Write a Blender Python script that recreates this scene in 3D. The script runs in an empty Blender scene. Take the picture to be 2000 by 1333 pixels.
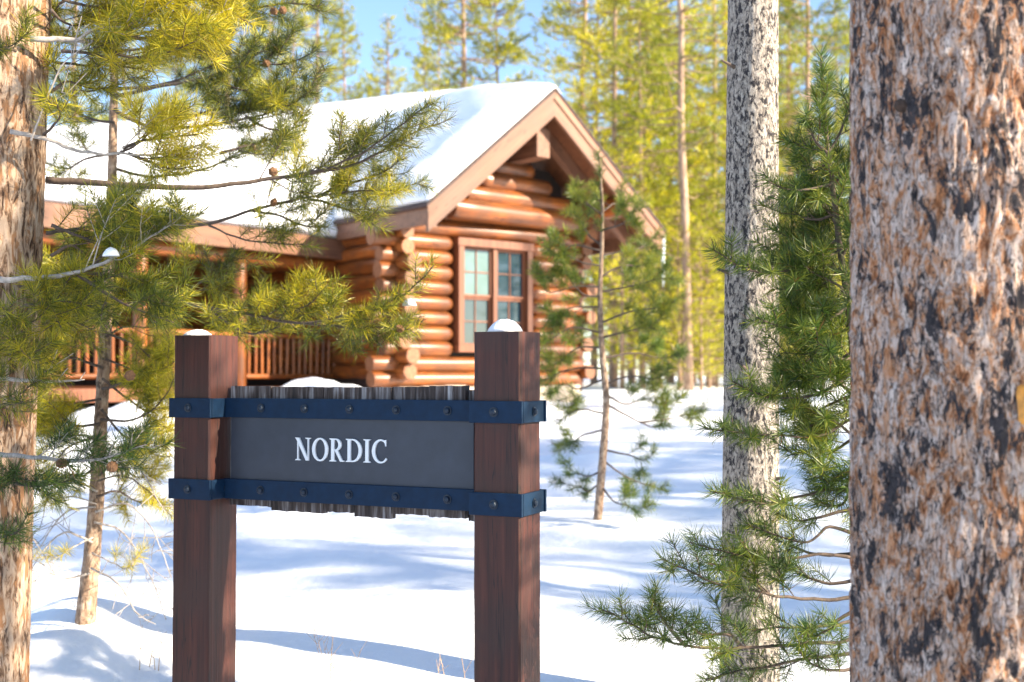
import bpy, bmesh, math, random
import numpy as np
from mathutils import Vector, Matrix, noise

R = math.radians
random.seed(7)
RNG = np.random.default_rng(11)
scene = bpy.context.scene
COL = scene.collection

# ------------------------------------------------------------------ camera
FPX, CX, CY, EYE, TILT = 2300.0, 1000.0, 666.5, 1.6, math.atan(69 / 2300)
cam_d = bpy.data.cameras.new('camera')
cam_d.sensor_width = 36.0
cam_d.lens = 36.0 * FPX / 2000.0
cam_d.clip_start, cam_d.clip_end = 0.05, 2000
cam_d.dof.use_dof = True
cam_d.dof.focus_distance = 3.95
cam_d.dof.aperture_fstop = 3.0
cam = bpy.data.objects.new('camera', cam_d)
cam.location = (0, 0, EYE)
cam.rotation_euler = (R(90) + TILT, 0, 0)
COL.objects.link(cam)
scene.camera = cam

# ------------------------------------------------------------------ sky, sun, exposure
SUN_EL, SUN_PHI = R(28), R(20)
LH = Vector((math.cos(SUN_PHI), -math.sin(SUN_PHI), 0))
LDIR = Vector((LH.x * math.cos(SUN_EL), LH.y * math.cos(SUN_EL), math.sin(SUN_EL)))
world = bpy.data.worlds.new('World')
scene.world = world
world.use_nodes = True
wn = world.node_tree.nodes
bg = wn['Background']
sky = wn.new('ShaderNodeTexSky')
sky.sky_type = 'NISHITA'
sky.sun_disc = False
sky.sun_elevation = SUN_EL
sky.sun_rotation = math.atan2(LH.x, LH.y)
sky.altitude = 1500
sky.air_density = 1.0
sky.dust_density = 1.0
sky.ozone_density = 2.0
world.node_tree.links.new(sky.outputs[0], bg.inputs[0])
bg.inputs[1].default_value = 0.12
sun_d = bpy.data.lights.new('sun', 'SUN')
sun_d.energy = 5.0
sun_d.angle = R(0.6)
sun_d.color = (1.0, 0.86, 0.66)
sun = bpy.data.objects.new('sun', sun_d)
sun.rotation_euler = (-LDIR).to_track_quat('-Z', 'Y').to_euler()
COL.objects.link(sun)
scene.view_settings.view_transform = 'Standard'
scene.view_settings.look = 'None'
scene.view_settings.gamma = 1.0
scene.view_settings.exposure = 1.6
scene.cycles.use_denoising = True
scene.cycles.diffuse_bounces = 2

# ------------------------------------------------------------------ helpers
FW = Vector((0, math.cos(TILT), math.sin(TILT)))
UP = Vector((0, -math.sin(TILT), math.cos(TILT)))


def at(px, py, Y):
    """world point seen at a picture position, at distance Y in front of the viewpoint"""
    u, v = (px - CX) / FPX, (CY - py) / FPX
    d = Vector((u, 0, 0)) + FW + UP * v
    return Vector((0, 0, EYE)) + d * (Y / d.y)


def tag(o, label=None, cat=None, group=None, kind=None):
    for k, v in (('label', label), ('category', cat), ('group', group), ('kind', kind)):
        if v:
            o[k] = v
    return o


def empty(name, loc=(0, 0, 0), rz=0.0):
    o = bpy.data.objects.new(name, None)
    o.empty_display_size = 0.1
    o.location = loc
    o.rotation_euler = (0, 0, rz)
    COL.objects.link(o)
    return o


def link(name, me, mats=(), parent=None, smooth=False):
    for m in (mats if isinstance(mats, (list, tuple)) else [mats]):
        if m and m.name not in [x.name for x in me.materials if x]:
            me.materials.append(m)
    o = bpy.data.objects.new(name, me)
    COL.objects.link(o)
    if parent:
        o.parent = parent
    if smooth:
        me.polygons.foreach_set('use_smooth', np.ones(len(me.polygons), dtype=bool))
    return o


def np_mesh(name, verts, faces_by_n):
    """verts (N,3) array; faces_by_n: list of (M,k) index arrays"""
    me = bpy.data.meshes.new(name)
    verts = np.asarray(verts, dtype=np.float32)
    me.vertices.add(len(verts))
    me.vertices.foreach_set('co', verts.ravel())
    idx = np.concatenate([f.ravel() for f in faces_by_n]).astype(np.int32)
    tot = np.concatenate([np.full(len(f), f.shape[1], dtype=np.int32) for f in faces_by_n])
    start = np.concatenate([[0], np.cumsum(tot)[:-1]]).astype(np.int32)
    me.loops.add(len(idx))
    me.loops.foreach_set('vertex_index', idx)
    me.polygons.add(len(tot))
    me.polygons.foreach_set('loop_start', start)
    me.polygons.foreach_set('loop_total', tot)
    me.update(calc_edges=True)
    me.validate()
    return me


def pymesh(name, verts, faces, mi=None):
    me = bpy.data.meshes.new(name)
    me.from_pydata([tuple(v) for v in verts], [], faces)
    if mi:
        me.polygons.foreach_set('material_index', mi)
    me.update()
    return me


class MB:
    def __init__(self):
        self.v, self.f, self.m = [], [], []

    def add(self, verts, faces, mi=0):
        b = len(self.v)
        self.v += [tuple(p) for p in verts]
        self.f += [tuple(i + b for i in f) for f in faces]
        self.m += [mi] * len(faces)

    def box(self, c, s, rot=None, mi=0):
        c = Vector(c)
        pts = []
        for i in range(8):
            p = Vector(((i & 1) - .5, ((i >> 1) & 1) - .5, (i >> 2) - .5))
            p = Vector((p.x * s[0], p.y * s[1], p.z * s[2]))
            if rot:
                p = rot @ p
            pts.append(c + p)
        self.add(pts, [(0, 2, 3, 1), (4, 5, 7, 6), (0, 1, 5, 4), (2, 6, 7, 3), (0, 4, 6, 2), (1, 3, 7, 5)], mi)

    def tube(self, pts, radii, n=6, cap=True, mi=0):
        pts = [Vector(p) for p in pts]
        b = len(self.v)
        ref = Vector((0.13, 0.31, 0.94))
        for i, p in enumerate(pts):
            t = (pts[min(i + 1, len(pts) - 1)] - pts[max(i - 1, 0)]).normalized()
            a = t.cross(ref)
            if a.length < 1e-3:
                a = t.cross(Vector((1, 0, 0)))
            a.normalize()
            c = t.cross(a)
            for k in range(n):
                th = 2 * math.pi * k / n
                self.v.append(tuple(p + (a * math.cos(th) + c * math.sin(th)) * radii[i]))
        for i in range(len(pts) - 1):
            for k in range(n):
                k2 = (k + 1) % n
                self.f.append((b + i * n + k, b + i * n + k2, b + (i + 1) * n + k2, b + (i + 1) * n + k))
                self.m.append(mi)
        if cap:
            self.f.append(tuple(b + k for k in range(n))[::-1]); self.m.append(mi)
            self.f.append(tuple(b + (len(pts) - 1) * n + k for k in range(n))); self.m.append(mi)

    def build(self, name, mats, parent=None, smooth=False, bevel=0):
        me = pymesh(name, self.v, self.f, self.m)
        o = link(name, me, mats, parent, smooth)
        if bevel:
            md = o.modifiers.new('bevel', 'BEVEL')
            md.width = bevel; md.segments = 2; md.limit_method = 'ANGLE'
        return o


def catmull(pts, n):
    pts = [Vector(p) for p in pts]
    P = [pts[0] * 2 - pts[1]] + pts + [pts[-1] * 2 - pts[-2]]
    out = []
    for i in range(1, len(P) - 2):
        for k in range(n):
            t = k / n
            a, b, c, d = P[i - 1], P[i], P[i + 1], P[i + 2]
            out.append(.5 * ((2 * b) + (c - a) * t + (2 * a - 5 * b + 4 * c - d) * t * t + (3 * b - a - 3 * c + d) * t ** 3))
    out.append(pts[-1])
    return out


# ------------------------------------------------------------------ materials
def newmat(name):
    m = bpy.data.materials.new(name)
    m.use_nodes = True
    nt = m.node_tree
    return m, nt, nt.nodes['Principled BSDF']


def N(nt, t, **kw):
    n = nt.nodes.new(t)
    for k, v in kw.items():
        setattr(n, k, v)
    return n


def ramp(nt, stops, interp='LINEAR'):
    n = nt.nodes.new('ShaderNodeValToRGB')
    cr = n.color_ramp
    cr.interpolation = interp
    while len(cr.elements) < len(stops):
        cr.elements.new(0.5)
    for e, (p, c) in zip(cr.elements, stops):
        e.position = p
        e.color = (*c, 1) if len(c) == 3 else c
    return n


def coords(nt, scale=(1, 1, 1), kind='Object'):
    tc = N(nt, 'ShaderNodeTexCoord')
    mp = N(nt, 'ShaderNodeMapping')
    mp.inputs['Scale'].default_value = scale
    nt.links.new(tc.outputs[kind], mp.inputs[0])
    return mp.outputs[0]


def noise_tex(nt, vec, scale, detail=4, rough=.55, dist=0.0):
    n = N(nt, 'ShaderNodeTexNoise')
    n.inputs['Scale'].default_value = scale
    n.inputs['Detail'].default_value = detail
    n.inputs['Roughness'].default_value = rough
    n.inputs['Distortion'].default_value = dist
    nt.links.new(vec, n.inputs['Vector'])
    return n


def bump(nt, bsdf, h, strength=.5, dist=.01):
    b = N(nt, 'ShaderNodeBump')
    b.inputs['Strength'].default_value = strength
    b.inputs['Distance'].default_value = dist
    nt.links.new(h, b.inputs['Height'])
    nt.links.new(b.outputs[0], bsdf.inputs['Normal'])
    return b


def mixc(nt, fac, a, b, mode='MIX'):
    m = N(nt, 'ShaderNodeMix', data_type='RGBA', blend_type=mode)
    for i, x in ((0, fac), (6, a), (7, b)):
        if hasattr(x, 'is_linked'):
            nt.links.new(x, m.inputs[i])
        else:
            m.inputs[i].default_value = x if i == 0 else (*x, 1)
    return m.outputs[2]


def wood_mat(name, cols, axis=0, along=1.2, across=26, rough=.6, bumpd=.002, bstr=.6, patch=None, per_object=.25):
    """grain stretched along one object axis; cols = dark, mid, light"""
    m, nt, b = newmat(name)
    sc = [across] * 3
    sc[axis] = along
    v = coords(nt, sc)
    info = N(nt, 'ShaderNodeObjectInfo')
    off = N(nt, 'ShaderNodeVectorMath', operation='ADD')
    mul = N(nt, 'ShaderNodeMath', operation='MULTIPLY')
    mul.inputs[1].default_value = 37.0
    nt.links.new(info.outputs['Random'], mul.inputs[0])
    nt.links.new(v, off.inputs[0]); nt.links.new(mul.outputs[0], off.inputs[1])
    g = noise_tex(nt, off.outputs[0], 1.0, 6, .65, .4)
    r = ramp(nt, [(.28, cols[0]), (.5, cols[1]), (.74, cols[2])])
    nt.links.new(g.outputs[0], r.inputs[0])
    c = r.outputs[0]
    if patch:
        v2 = coords(nt, (1, 1, 1))
        g2 = noise_tex(nt, v2, patch[1], 3, .5)
        r2 = ramp(nt, [(.42, (0, 0, 0)), (.62, (1, 1, 1))])
        nt.links.new(g2.outputs[0], r2.inputs[0])
        sc2 = N(nt, 'ShaderNodeMath', operation='MULTIPLY')
        sc2.inputs[1].default_value = patch[2]
        nt.links.new(r2.outputs[0], sc2.inputs[0])
        c = mixc(nt, sc2.outputs[0], c, patch[0])
    if patch:
        sc3 = [across * .42] * 3
        sc3[axis] = along * .45
        off3 = N(nt, 'ShaderNodeVectorMath', operation='ADD')
        nt.links.new(coords(nt, sc3), off3.inputs[0]); nt.links.new(mul.outputs[0], off3.inputs[1])
        g3 = noise_tex(nt, off3.outputs[0], 1.0, 4, .6, .2)
        sb = N(nt, 'ShaderNodeMath', operation='SUBTRACT'); sb.inputs[1].default_value = .54
        nt.links.new(g3.outputs[0], sb.inputs[0])
        ab_ = N(nt, 'ShaderNodeMath', operation='ABSOLUTE'); nt.links.new(sb.outputs[0], ab_.inputs[0])
        r3 = ramp(nt, [(.003, (.85, .85, .85)), (.011, (0, 0, 0))])
        nt.links.new(ab_.outputs[0], r3.inputs[0])
        c = mixc(nt, r3.outputs[0], c, tuple(x * .25 for x in cols[0]))
    hv = N(nt, 'ShaderNodeHueSaturation')
    mr = N(nt, 'ShaderNodeMapRange')
    mr.inputs[3].default_value = 1 - per_object; mr.inputs[4].default_value = 1 + per_object
    nt.links.new(info.outputs['Random'], mr.inputs[0])
    nt.links.new(mr.outputs[0], hv.inputs['Value'])
    nt.links.new(c, hv.inputs['Color'])
    nt.links.new(hv.outputs[0], b.inputs['Base Color'])
    b.inputs['Roughness'].default_value = rough
    bump(nt, b, g.outputs[0], bstr, bumpd)
    return m


def snow_mat():
    m, nt, b = newmat('snow')
    v = coords(nt)
    g = noise_tex(nt, v, 90, 4, .7)
    g2 = noise_tex(nt, v, 6, 5, .6)
    add = N(nt, 'ShaderNodeMath', operation='MULTIPLY_ADD')
    add.inputs[1].default_value = .12
    nt.links.new(g.outputs[0], add.inputs[0]); nt.links.new(g2.outputs[0], add.inputs[2])
    b.inputs['Base Color'].default_value = (.88, .9, .93, 1)
    b.inputs['Roughness'].default_value = .55
    b.inputs['Specular IOR Level'].default_value = .25
    bump(nt, b, add.outputs[0], .5, .05)
    return m


def needle_mat(name, dark, mid, light, var=(.82, 1.18), hue=(.5, .5)):
    m, nt, b = newmat(name)
    a = N(nt, 'ShaderNodeAttribute', attribute_name='tint')
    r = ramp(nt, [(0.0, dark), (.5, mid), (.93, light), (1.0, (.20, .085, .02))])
    nt.links.new(a.outputs['Fac'], r.inputs[0])
    info = N(nt, 'ShaderNodeObjectInfo')
    hv = N(nt, 'ShaderNodeHueSaturation')
    mr = N(nt, 'ShaderNodeMapRange')
    mr.inputs[3].default_value, mr.inputs[4].default_value = var
    nt.links.new(info.outputs['Random'], mr.inputs[0]); nt.links.new(mr.outputs[0], hv.inputs['Value'])
    mh = N(nt, 'ShaderNodeMapRange')
    mh.inputs[3].default_value, mh.inputs[4].default_value = hue
    nt.links.new(info.outputs['Random'], mh.inputs[0]); nt.links.new(mh.outputs[0], hv.inputs['Hue'])
    nt.links.new(r.outputs[0], hv.inputs['Color'])
    nt.links.new(hv.outputs[0], b.inputs['Base Color'])
    b.inputs['Roughness'].default_value = .42
    tr = N(nt, 'ShaderNodeBsdfTranslucent')
    nt.links.new(hv.outputs[0], tr.inputs['Color'])
    mx = N(nt, 'ShaderNodeMixShader')
    mx.inputs[0].default_value = .28
    nt.links.new(b.outputs[0], mx.inputs[1]); nt.links.new(tr.outputs[0], mx.inputs[2])
    out = nt.nodes['Material Output']
    nt.links.new(mx.outputs[0], out.inputs[0])
    return m


def bark_mat(name, stops, lichen, scale, zs=.35, orange=None, rough=.9, bd=.01, lich=(.56, .64)):
    m, nt, b = newmat(name)
    v = coords(nt, (1, 1, zs))
    g = noise_tex(nt, v, scale, 7, .62, .9)
    r = ramp(nt, stops)
    nt.links.new(g.outputs[0], r.inputs[0])
    c = r.outputs[0]
    if orange:
        g3 = noise_tex(nt, v, scale * .62, 5, .6, 1.2)
        r3 = ramp(nt, [(.53, (0, 0, 0)), (.6, (1, 1, 1))])
        nt.links.new(g3.outputs[0], r3.inputs[0])
        c = mixc(nt, r3.outputs[0], c, orange)
    g2 = noise_tex(nt, v, scale * .8, 8, .74, .5)
    r2 = ramp(nt, [(lich[0], (0, 0, 0)), (lich[1], (1, 1, 1))])
    nt.links.new(g2.outputs[0], r2.inputs[0])
    c = mixc(nt, r2.outputs[0], c, lichen)
    nt.links.new(c, b.inputs['Base Color'])
    b.inputs['Roughness'].default_value = rough
    b.inputs['Specular IOR Level'].default_value = .2
    bump(nt, b, g.outputs[0], .9, bd)
    return m


def plain(name, col, rough=.6, metal=0.0, nscale=None, amt=.2):
    m, nt, b = newmat(name)
    b.inputs['Base Color'].default_value = (*col, 1)
    b.inputs['Roughness'].default_value = rough
    b.inputs['Metallic'].default_value = metal
    if nscale:
        g = noise_tex(nt, coords(nt), nscale, 6, .65)
        r = ramp(nt, [(.3, tuple(x * (1 - amt) for x in col)), (.7, tuple(min(1, x * (1 + amt)) for x in col))])
        nt.links.new(g.outputs[0], r.inputs[0])
        nt.links.new(r.outputs[0], b.inputs['Base Color'])
        bump(nt, b, g.outputs[0], .3, .002)
    return m


M = {}
M['snow'] = snow_mat()
M['log'] = wood_mat('varnished_log', ((.11, .027, .006), (.28, .080, .016), (.40, .142, .034)), 0, 1.0, 16, .36, .003, .4,
                    patch=((.10, .045, .022), 2.2, .6))
M['log_end'] = wood_mat('log_end_grain', ((.14, .055, .022), (.24, .10, .045), (.32, .15, .07)), 0, 18, 18, .6, .002, .5)
M['trim'] = wood_mat('trim_board', ((.12, .045, .02), (.20, .085, .042), (.27, .125, .065)), 0, .9, 14, .55, .002, .4,
                     patch=((.15, .08, .052), 1.3, .5))
M['soffit'] = wood_mat('soffit_board', ((.11, .035, .013), (.19, .065, .024), (.25, .095, .038)), 1, .9, 14, .55, .002, .4)
M['frame'] = wood_mat('window_wood', ((.10, .03, .013), (.18, .06, .026), (.25, .09, .04)), 2, 1.5, 22, .5, .001, .3)
M['shingle'] = plain('dark_shingle', (.07, .045, .04), .9, 0, 9, .4)
M['stone'] = plain('foundation_stone', (.40, .33, .26), .9, 0, 6, .3)
M['post'] = wood_mat('red_brown_stained_post', ((.021, .0036, .0016), (.058, .0115, .0052), (.096, .022, .011)), 2, 1.6, 48, .6, .004, .9,
                     patch=((.040, .014, .009), 5.0, .7), per_object=.06)


def plank_mat():
    m, nt, b = newmat('weathered_plank')
    v = coords(nt, (34, 34, 2.6))
    info = N(nt, 'ShaderNodeObjectInfo')
    off = N(nt, 'ShaderNodeVectorMath', operation='ADD')
    mul = N(nt, 'ShaderNodeMath', operation='MULTIPLY'); mul.inputs[1].default_value = 53.0
    nt.links.new(info.outputs['Random'], mul.inputs[0])
    nt.links.new(v, off.inputs[0]); nt.links.new(mul.outputs[0], off.inputs[1])
    g = noise_tex(nt, off.outputs[0], 1.6, 5, .6, .3)
    r = ramp(nt, [(.34, (.03, .022, .02)), (.47, (.085, .06, .052)), (.55, (.20, .175, .17)), (.68, (.46, .44, .44))])
    nt.links.new(g.outputs[0], r.inputs[0])
    g2 = noise_tex(nt, coords(nt, (9, 9, 3)), 1.0, 3, .5)
    r2 = ramp(nt, [(.42, (0, 0, 0)), (.6, (1, 1, 1))])
    nt.links.new(g2.outputs[0], r2.inputs[0])
    c = mixc(nt, r2.outputs[0], r.outputs[0], (.14, .065, .045), 'MULTIPLY')
    c = mixc(nt, .6, r.outputs[0], c)
    nt.links.new(c, b.inputs['Base Color'])
    b.inputs['Roughness'].default_value = .8
    bump(nt, b, g.outputs[0], .6, .002)
    return m


M['plank'] = plank_mat()
M['strap'] = plain('painted_steel_strap', (.0022, .019, .050), .62, .0, 30, .22)
M['strap'].node_tree.nodes['Principled BSDF'].inputs['Specular IOR Level'].default_value = .25
M['bolt'] = plain('steel_bolt', (.006, .016, .034), .4, .2, 60, .3)
M['panel'] = plain('slate_sign_panel', (.036, .042, .058), .55, 0, 14, .14)
M['letter'] = plain('white_letter', (.82, .82, .82), .5, 0, 40, .04)
M['needle'] = needle_mat('pine_needles', (.022, .038, .005), (.16, .185, .012), (.62, .50, .018))  # sunlit yellow and shade dark put into the ramp; branch tint picks between
M['needle_shade'] = needle_mat('shade_green_needles', (.014, .034, .007), (.085, .155, .020), (.32, .33, .032))  # darker, greener copy for branches in shade; the shade is in the colour
M['needle_far'] = needle_mat('far_pine_needles', (.05, .08, .006), (.38, .37, .014), (.80, .68, .02), (.62, 1.35), (.522, .492))
M['twig'] = plain('twig_bark', (.105, .075, .058), .9, 0, 60, .45)
M['deadtwig'] = plain('dead_twig', (.40, .35, .31), .9, 0, 60, .35)
M['bark_far'] = bark_mat('far_bark', [(.3, (.16, .10, .07)), (.5, (.34, .23, .16)), (.7, (.50, .38, .29))], (.12, .08, .06), 9, .3, None, .9, .02)
M['bark_left'] = bark_mat('left_bark', [(.36, (.04, .023, .016)), (.44, (.20, .12, .075)), (.52, (.42, .295, .205)), (.70, (.56, .43, .33))],
                          (.05, .034, .028), 46, .26, (.29, .15, .075), .9, .012, (.57, .63))
M['bark_grey'] = bark_mat('grey_bark', [(.33, (.10, .085, .08)), (.44, (.28, .24, .205)), (.6, (.50, .44, .38))], (.04, .036, .04), 70, .5,
                          None, .9, .012, (.50, .555))
M['bark_thin'] = bark_mat('thin_bark', [(.35, (.14, .09, .06)), (.5, (.33, .22, .15)), (.65, (.50, .38, .28))], (.10, .075, .06), 40, .5, None, .9, .004)


def glass_mat(name, col):
    m, nt, b = newmat(name)
    b.inputs['Base Color'].default_value = (*col, 1)
    b.inputs['Roughness'].default_value = .03
    b.inputs['Specular IOR Level'].default_value = .7
    return m


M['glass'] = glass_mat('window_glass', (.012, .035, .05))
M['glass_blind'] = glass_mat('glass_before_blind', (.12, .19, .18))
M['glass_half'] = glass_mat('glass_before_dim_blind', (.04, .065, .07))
M['blind'] = plain('window_blind', (.30, .34, .33), .4, 0, 5, .1)
M['ice'] = plain('icicle', (.75, .82, .88), .12)
M['cone'] = plain('pine_cone', (.20, .10, .045), .8, 0, 90, .4)
M['straw'] = plain('dry_grass', (.50, .33, .19), .8, 0, 40, .3)
M['dark'] = plain('dark_door', (.03, .02, .015), .6)


# big foreground bark: pale flakes, orange inner bark, blue-black lichen and char
def big_bark():
    m, nt, b = newmat('plated_orange_bark')
    v = coords(nt, (1, 1, .40))
    wob = noise_tex(nt, v, 11, 4, .6)
    add = N(nt, 'ShaderNodeVectorMath', operation='MULTIPLY_ADD')
    add.inputs[1].default_value = (.07, .07, .07)
    nt.links.new(wob.outputs['Color'], add.inputs[0]); nt.links.new(v, add.inputs[2])
    vec = add.outputs[0]
    a = noise_tex(nt, vec, 44, 8, .70, .8)
    r = ramp(nt, [(.32, (.13, .045, .02)), (.39, (.38, .14, .055)), (.45, (.52, .27, .145)), (.50, (.53, .365, .28)), (.56, (.58, .45, .385)), (.68, (.74, .63, .56))])
    nt.links.new(a.outputs[0], r.inputs[0])
    # orange inner bark showing where flakes have dropped
    o1 = noise_tex(nt, vec, 27, 7, .70, .6)
    ro = ramp(nt, [(.55, (0, 0, 0)), (.63, (.75, .75, .75))])
    nt.links.new(o1.outputs[0], ro.inputs[0])
    c = mixc(nt, ro.outputs[0], r.outputs[0], (.54, .22, .085))
    # dark seams
    s1 = noise_tex(nt, coords(nt, (1, 1, .26)), 55, 6, .62, 1.3)
    ab = N(nt, 'ShaderNodeMath', operation='SUBTRACT'); ab.inputs[1].default_value = .5
    nt.links.new(s1.outputs[0], ab.inputs[0])
    ab2 = N(nt, 'ShaderNodeMath', operation='ABSOLUTE'); nt.links.new(ab.outputs[0], ab2.inputs[0])
    rs_ = ramp(nt, [(.003, (.9, .9, .9)), (.02, (0, 0, 0))])
    nt.links.new(ab2.outputs[0], rs_.inputs[0])
    c = mixc(nt, rs_.outputs[0], c, (.10, .05, .035))
    # blue-black lichen and char, in clusters
    cl = noise_tex(nt, coords(nt, (1, 1, .42)), 15, 4, .55)
    l1 = noise_tex(nt, vec, 42, 8, .78, .5)
    sm = N(nt, 'ShaderNodeMath', operation='MULTIPLY_ADD'); sm.inputs[1].default_value = .62
    nt.links.new(cl.outputs[0], sm.inputs[0]); nt.links.new(l1.outputs[0], sm.inputs[2])
    rl = ramp(nt, [(.838, (0, 0, 0)), (.875, (1, 1, 1))])
    nt.links.new(sm.outputs[0], rl.inputs[0])
    c = mixc(nt, rl.outputs[0], c, (.050, .043, .046))
    l2 = noise_tex(nt, coords(nt, (1, 1, .7)), 110, 6, .7, .3)
    rl2 = ramp(nt, [(.61, (0, 0, 0)), (.66, (1, 1, 1))])
    nt.links.new(l2.outputs[0], rl2.inputs[0])
    c = mixc(nt, rl2.outputs[0], c, (.10, .085, .09))
    nt.links.new(c, b.inputs['Base Color'])
    b.inputs['Roughness'].default_value = .85
    b.inputs['Specular IOR Level'].default_value = .25
    hh = N(nt, 'ShaderNodeMath', operation='MULTIPLY_ADD'); hh.inputs[1].default_value = -.35
    nt.links.new(rs_.outputs[0], hh.inputs[0]); nt.links.new(a.outputs[0], hh.inputs[2])
    bump(nt, b, hh.outputs[0], 1.0, .012)
    return m


M['bark_big'] = big_bark()

# ------------------------------------------------------------------ ground
MOUNDS = []     # x, y, height, rx, ry


def add_mound(px, Y, h, rx, ry):
    MOUNDS.append(((px - CX) / FPX * Y, Y, h, rx, ry))


add_mound(600, 16.5, .66, 1.0, .9)
add_mound(720, 17.2, .30, 1.2, .8)
add_mound(250, 13.6, .55, .9, .8)
add_mound(120, 12.0, .42, .9, .9)
add_mound(350, 15.5, .45, 1.1, .8)
add_mound(90, 5.1, .20, .35, .45)
add_mound(160, 5.95, .14, .35, .3)
add_mound(1167, 9.0, .05, .5, .5)


def ground_z(x, y):
    if y < 0:
        z = 0.0
    elif y < 22:
        z = .055 * y - .0002 * y * y
    else:
        z = 1.113 + .22 * (1 - math.exp(-(y - 22) / 20))
    z += .075 * noise.noise(Vector((x * .45 + y * .12, y * 1.05, 3.1)))
    z += .10 * noise.noise(Vector((x * .16, y * .33, 8.2)))
    z += .035 * noise.noise(Vector((x * .9, y * 2.4, 1.7))) + .012 * noise.noise(Vector((x * 2.2, y * 5.5, 4.4)))
    for mx, my, h, rx, ry in MOUNDS:
        q = ((x - mx) / rx) ** 2 + ((y - my) / ry) ** 2
        if q < 6:
            z += h * math.exp(-q) * (1 + .35 * noise.noise(Vector((x * 2.3, y * 2.3, 5))))
    return z


def axis(lo, hi, step, far_lo, far_hi, grow=1.13):
    a = list(np.arange(lo, hi, step))
    s, v = step, a[-1]
    while v < far_hi:
        s *= grow; v += s; a.append(v)
    s, v, pre = step, a[0], []
    while v > far_lo:
        s *= grow; v -= s; pre.append(v)
    return np.array(pre[::-1] + a)


xs = axis(-7, 6, .075, -500, 500)
ys = axis(2.0, 24, .06, -60, 900)
gv = [(x, y, ground_z(x, y)) for y in ys for x in xs]
nx, ny = len(xs), len(ys)
ii = (np.arange(ny - 1)[:, None] * nx + np.arange(nx - 1)[None, :]).ravel()
gf = np.stack([ii, ii + 1, ii + nx + 1, ii + nx], 1)
ground = link('snow_ground', np_mesh('snow_ground', gv, [gf]), M['snow'], None, True)
tag(ground, 'drifted snow covering the ground between sign and cabin', 'snow', None, 'structure')

# ------------------------------------------------------------------ cabin
CAB = empty('log_cabin')
tag(CAB, 'orange varnished log cabin with snowy gabled roof and shaded porch', 'cabin')
E = Vector((.783, .622, 0)).normalized()
NG = Vector((E.y, -E.x, 0))            # outward from the gable wall
O0 = Vector(((800 - CX) / FPX * 20.0, 20.0, 0))


def cab(t, n, z):
    return O0 + E * t + NG * n + Vector((0, 0, z))


def log(p0, p1, r, ends=('flat', 'flat'), name='log', mats=None, parent=CAB, seg=18, wob=.012):
    p0, p1 = Vector(p0), Vector(p1)
    L = (p1 - p0).length
    prof = []
    if ends[0] == 'round':
        prof += [(0, .25 * r), (.04, .62 * r), (.10, .9 * r)]
    else:
        prof += [(0, .965 * r)]
    nmid = max(3, int(L / .5))
    x0, x1 = (.16 if ends[0] == 'round' else .015), L - (.16 if ends[1] == 'round' else .015)
    for i in range(nmid + 1):
        prof.append((x0 + (x1 - x0) * i / nmid, r))
    if ends[1] == 'round':
        prof += [(L - .10, .9 * r), (L - .04, .62 * r), (L, .25 * r)]
    else:
        prof += [(L, .965 * r)]
    sd = random.random() * 50
    v, f, mi = [], [], []
    for x, rr in prof:
        for k in range(seg):
            a = 2 * math.pi * k / seg
            q = rr * (1 + wob / .13 * .5 * noise.noise(Vector((x * 1.3 + sd, math.cos(a) * .8, math.sin(a) * .8))))
            v.append((x, q * math.cos(a), q * math.sin(a)))
    for i in range(len(prof) - 1):
        for k in range(seg):
            k2 = (k + 1) % seg
            f.append((i * seg + k, (i + 1) * seg + k, (i + 1) * seg + k2, i * seg + k2)); mi.append(0)
    f.append(tuple(range(seg))); mi.append(1 if ends[0] == 'flat' else 0)
    f.append(tuple((len(prof) - 1) * seg + k for k in range(seg))[::-1]); mi.append(1 if ends[1] == 'flat' else 0)
    me = pymesh(name, v, f, mi)
    me.polygons.foreach_set('use_smooth', np.array([len(q) == 4 for q in f], dtype=bool))
    o = link(name, me, mats or [M['log'], M['log_end']], parent)
    o.location = p0
    o.rotation_euler = (p1 - p0).to_track_quat('X', 'Z').to_euler()
    return o


COURSE, Z0 = .262, 1.42
WT = (.91, 2.58)
for i in range(12):
    zc = Z0 + .13 + i * COURSE
    r = .137 + random.uniform(-.009, .010)
    lx = -.66 + random.uniform(-.16, .12) + {10: .3, 11: .85}.get(i, 0)
    rx = 3.58 + random.uniform(-.04, .06)
    if 2.02 < zc < 3.98:
        log(cab(lx, 0, zc), cab(WT[0] - .03, 0, zc), r, ('flat', 'round'))
        log(cab(WT[1] + .03, 0, zc), cab(rx, 0, zc), r, ('round', 'round'))
    else:
        log(cab(lx, 0, zc), cab(rx, 0, zc), r, ('flat', 'round'))
    # logs of the left side wall, half a course up, ends crossing the corner
    zs = zc + COURSE * .5
    fx = .36 + random.uniform(-.16, .14)
    if i < 11:
        fx -= .25 if i == 10 else 0
        log(cab(-.22, fx, zs), cab(-.22, -6.5, zs), r, ('flat', 'flat'))
    # set back right corner
    log(cab(3.35, -.22, zc), cab(4.05, -.22, zc), r, ('round', 'flat'))
    if i % 2 == 0 or i > 8:
        log(cab(4.12, random.uniform(-.06, .1), zs), cab(4.12, -5.5, zs), r, ('flat', 'flat'))
# plate log and the gable logs above it
zp = Z0 + .13 + 12 * COURSE - .06
log(cab(.62, .30, zp - .14), cab(3.7, .12, zp - .14), .19, ('flat', 'round'))
log(cab(.98, .20, zp + .15), cab(3.6, .06, zp + .15), .165, ('flat', 'round'))
log(cab(1.32, .14, zp + .44), cab(3.1, .04, zp + .44), .165, ('round', 'round'))
log(cab(1.62, .10, zp + .72), cab(2.7, .02, zp + .72), .155, ('round', 'round'))
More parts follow.
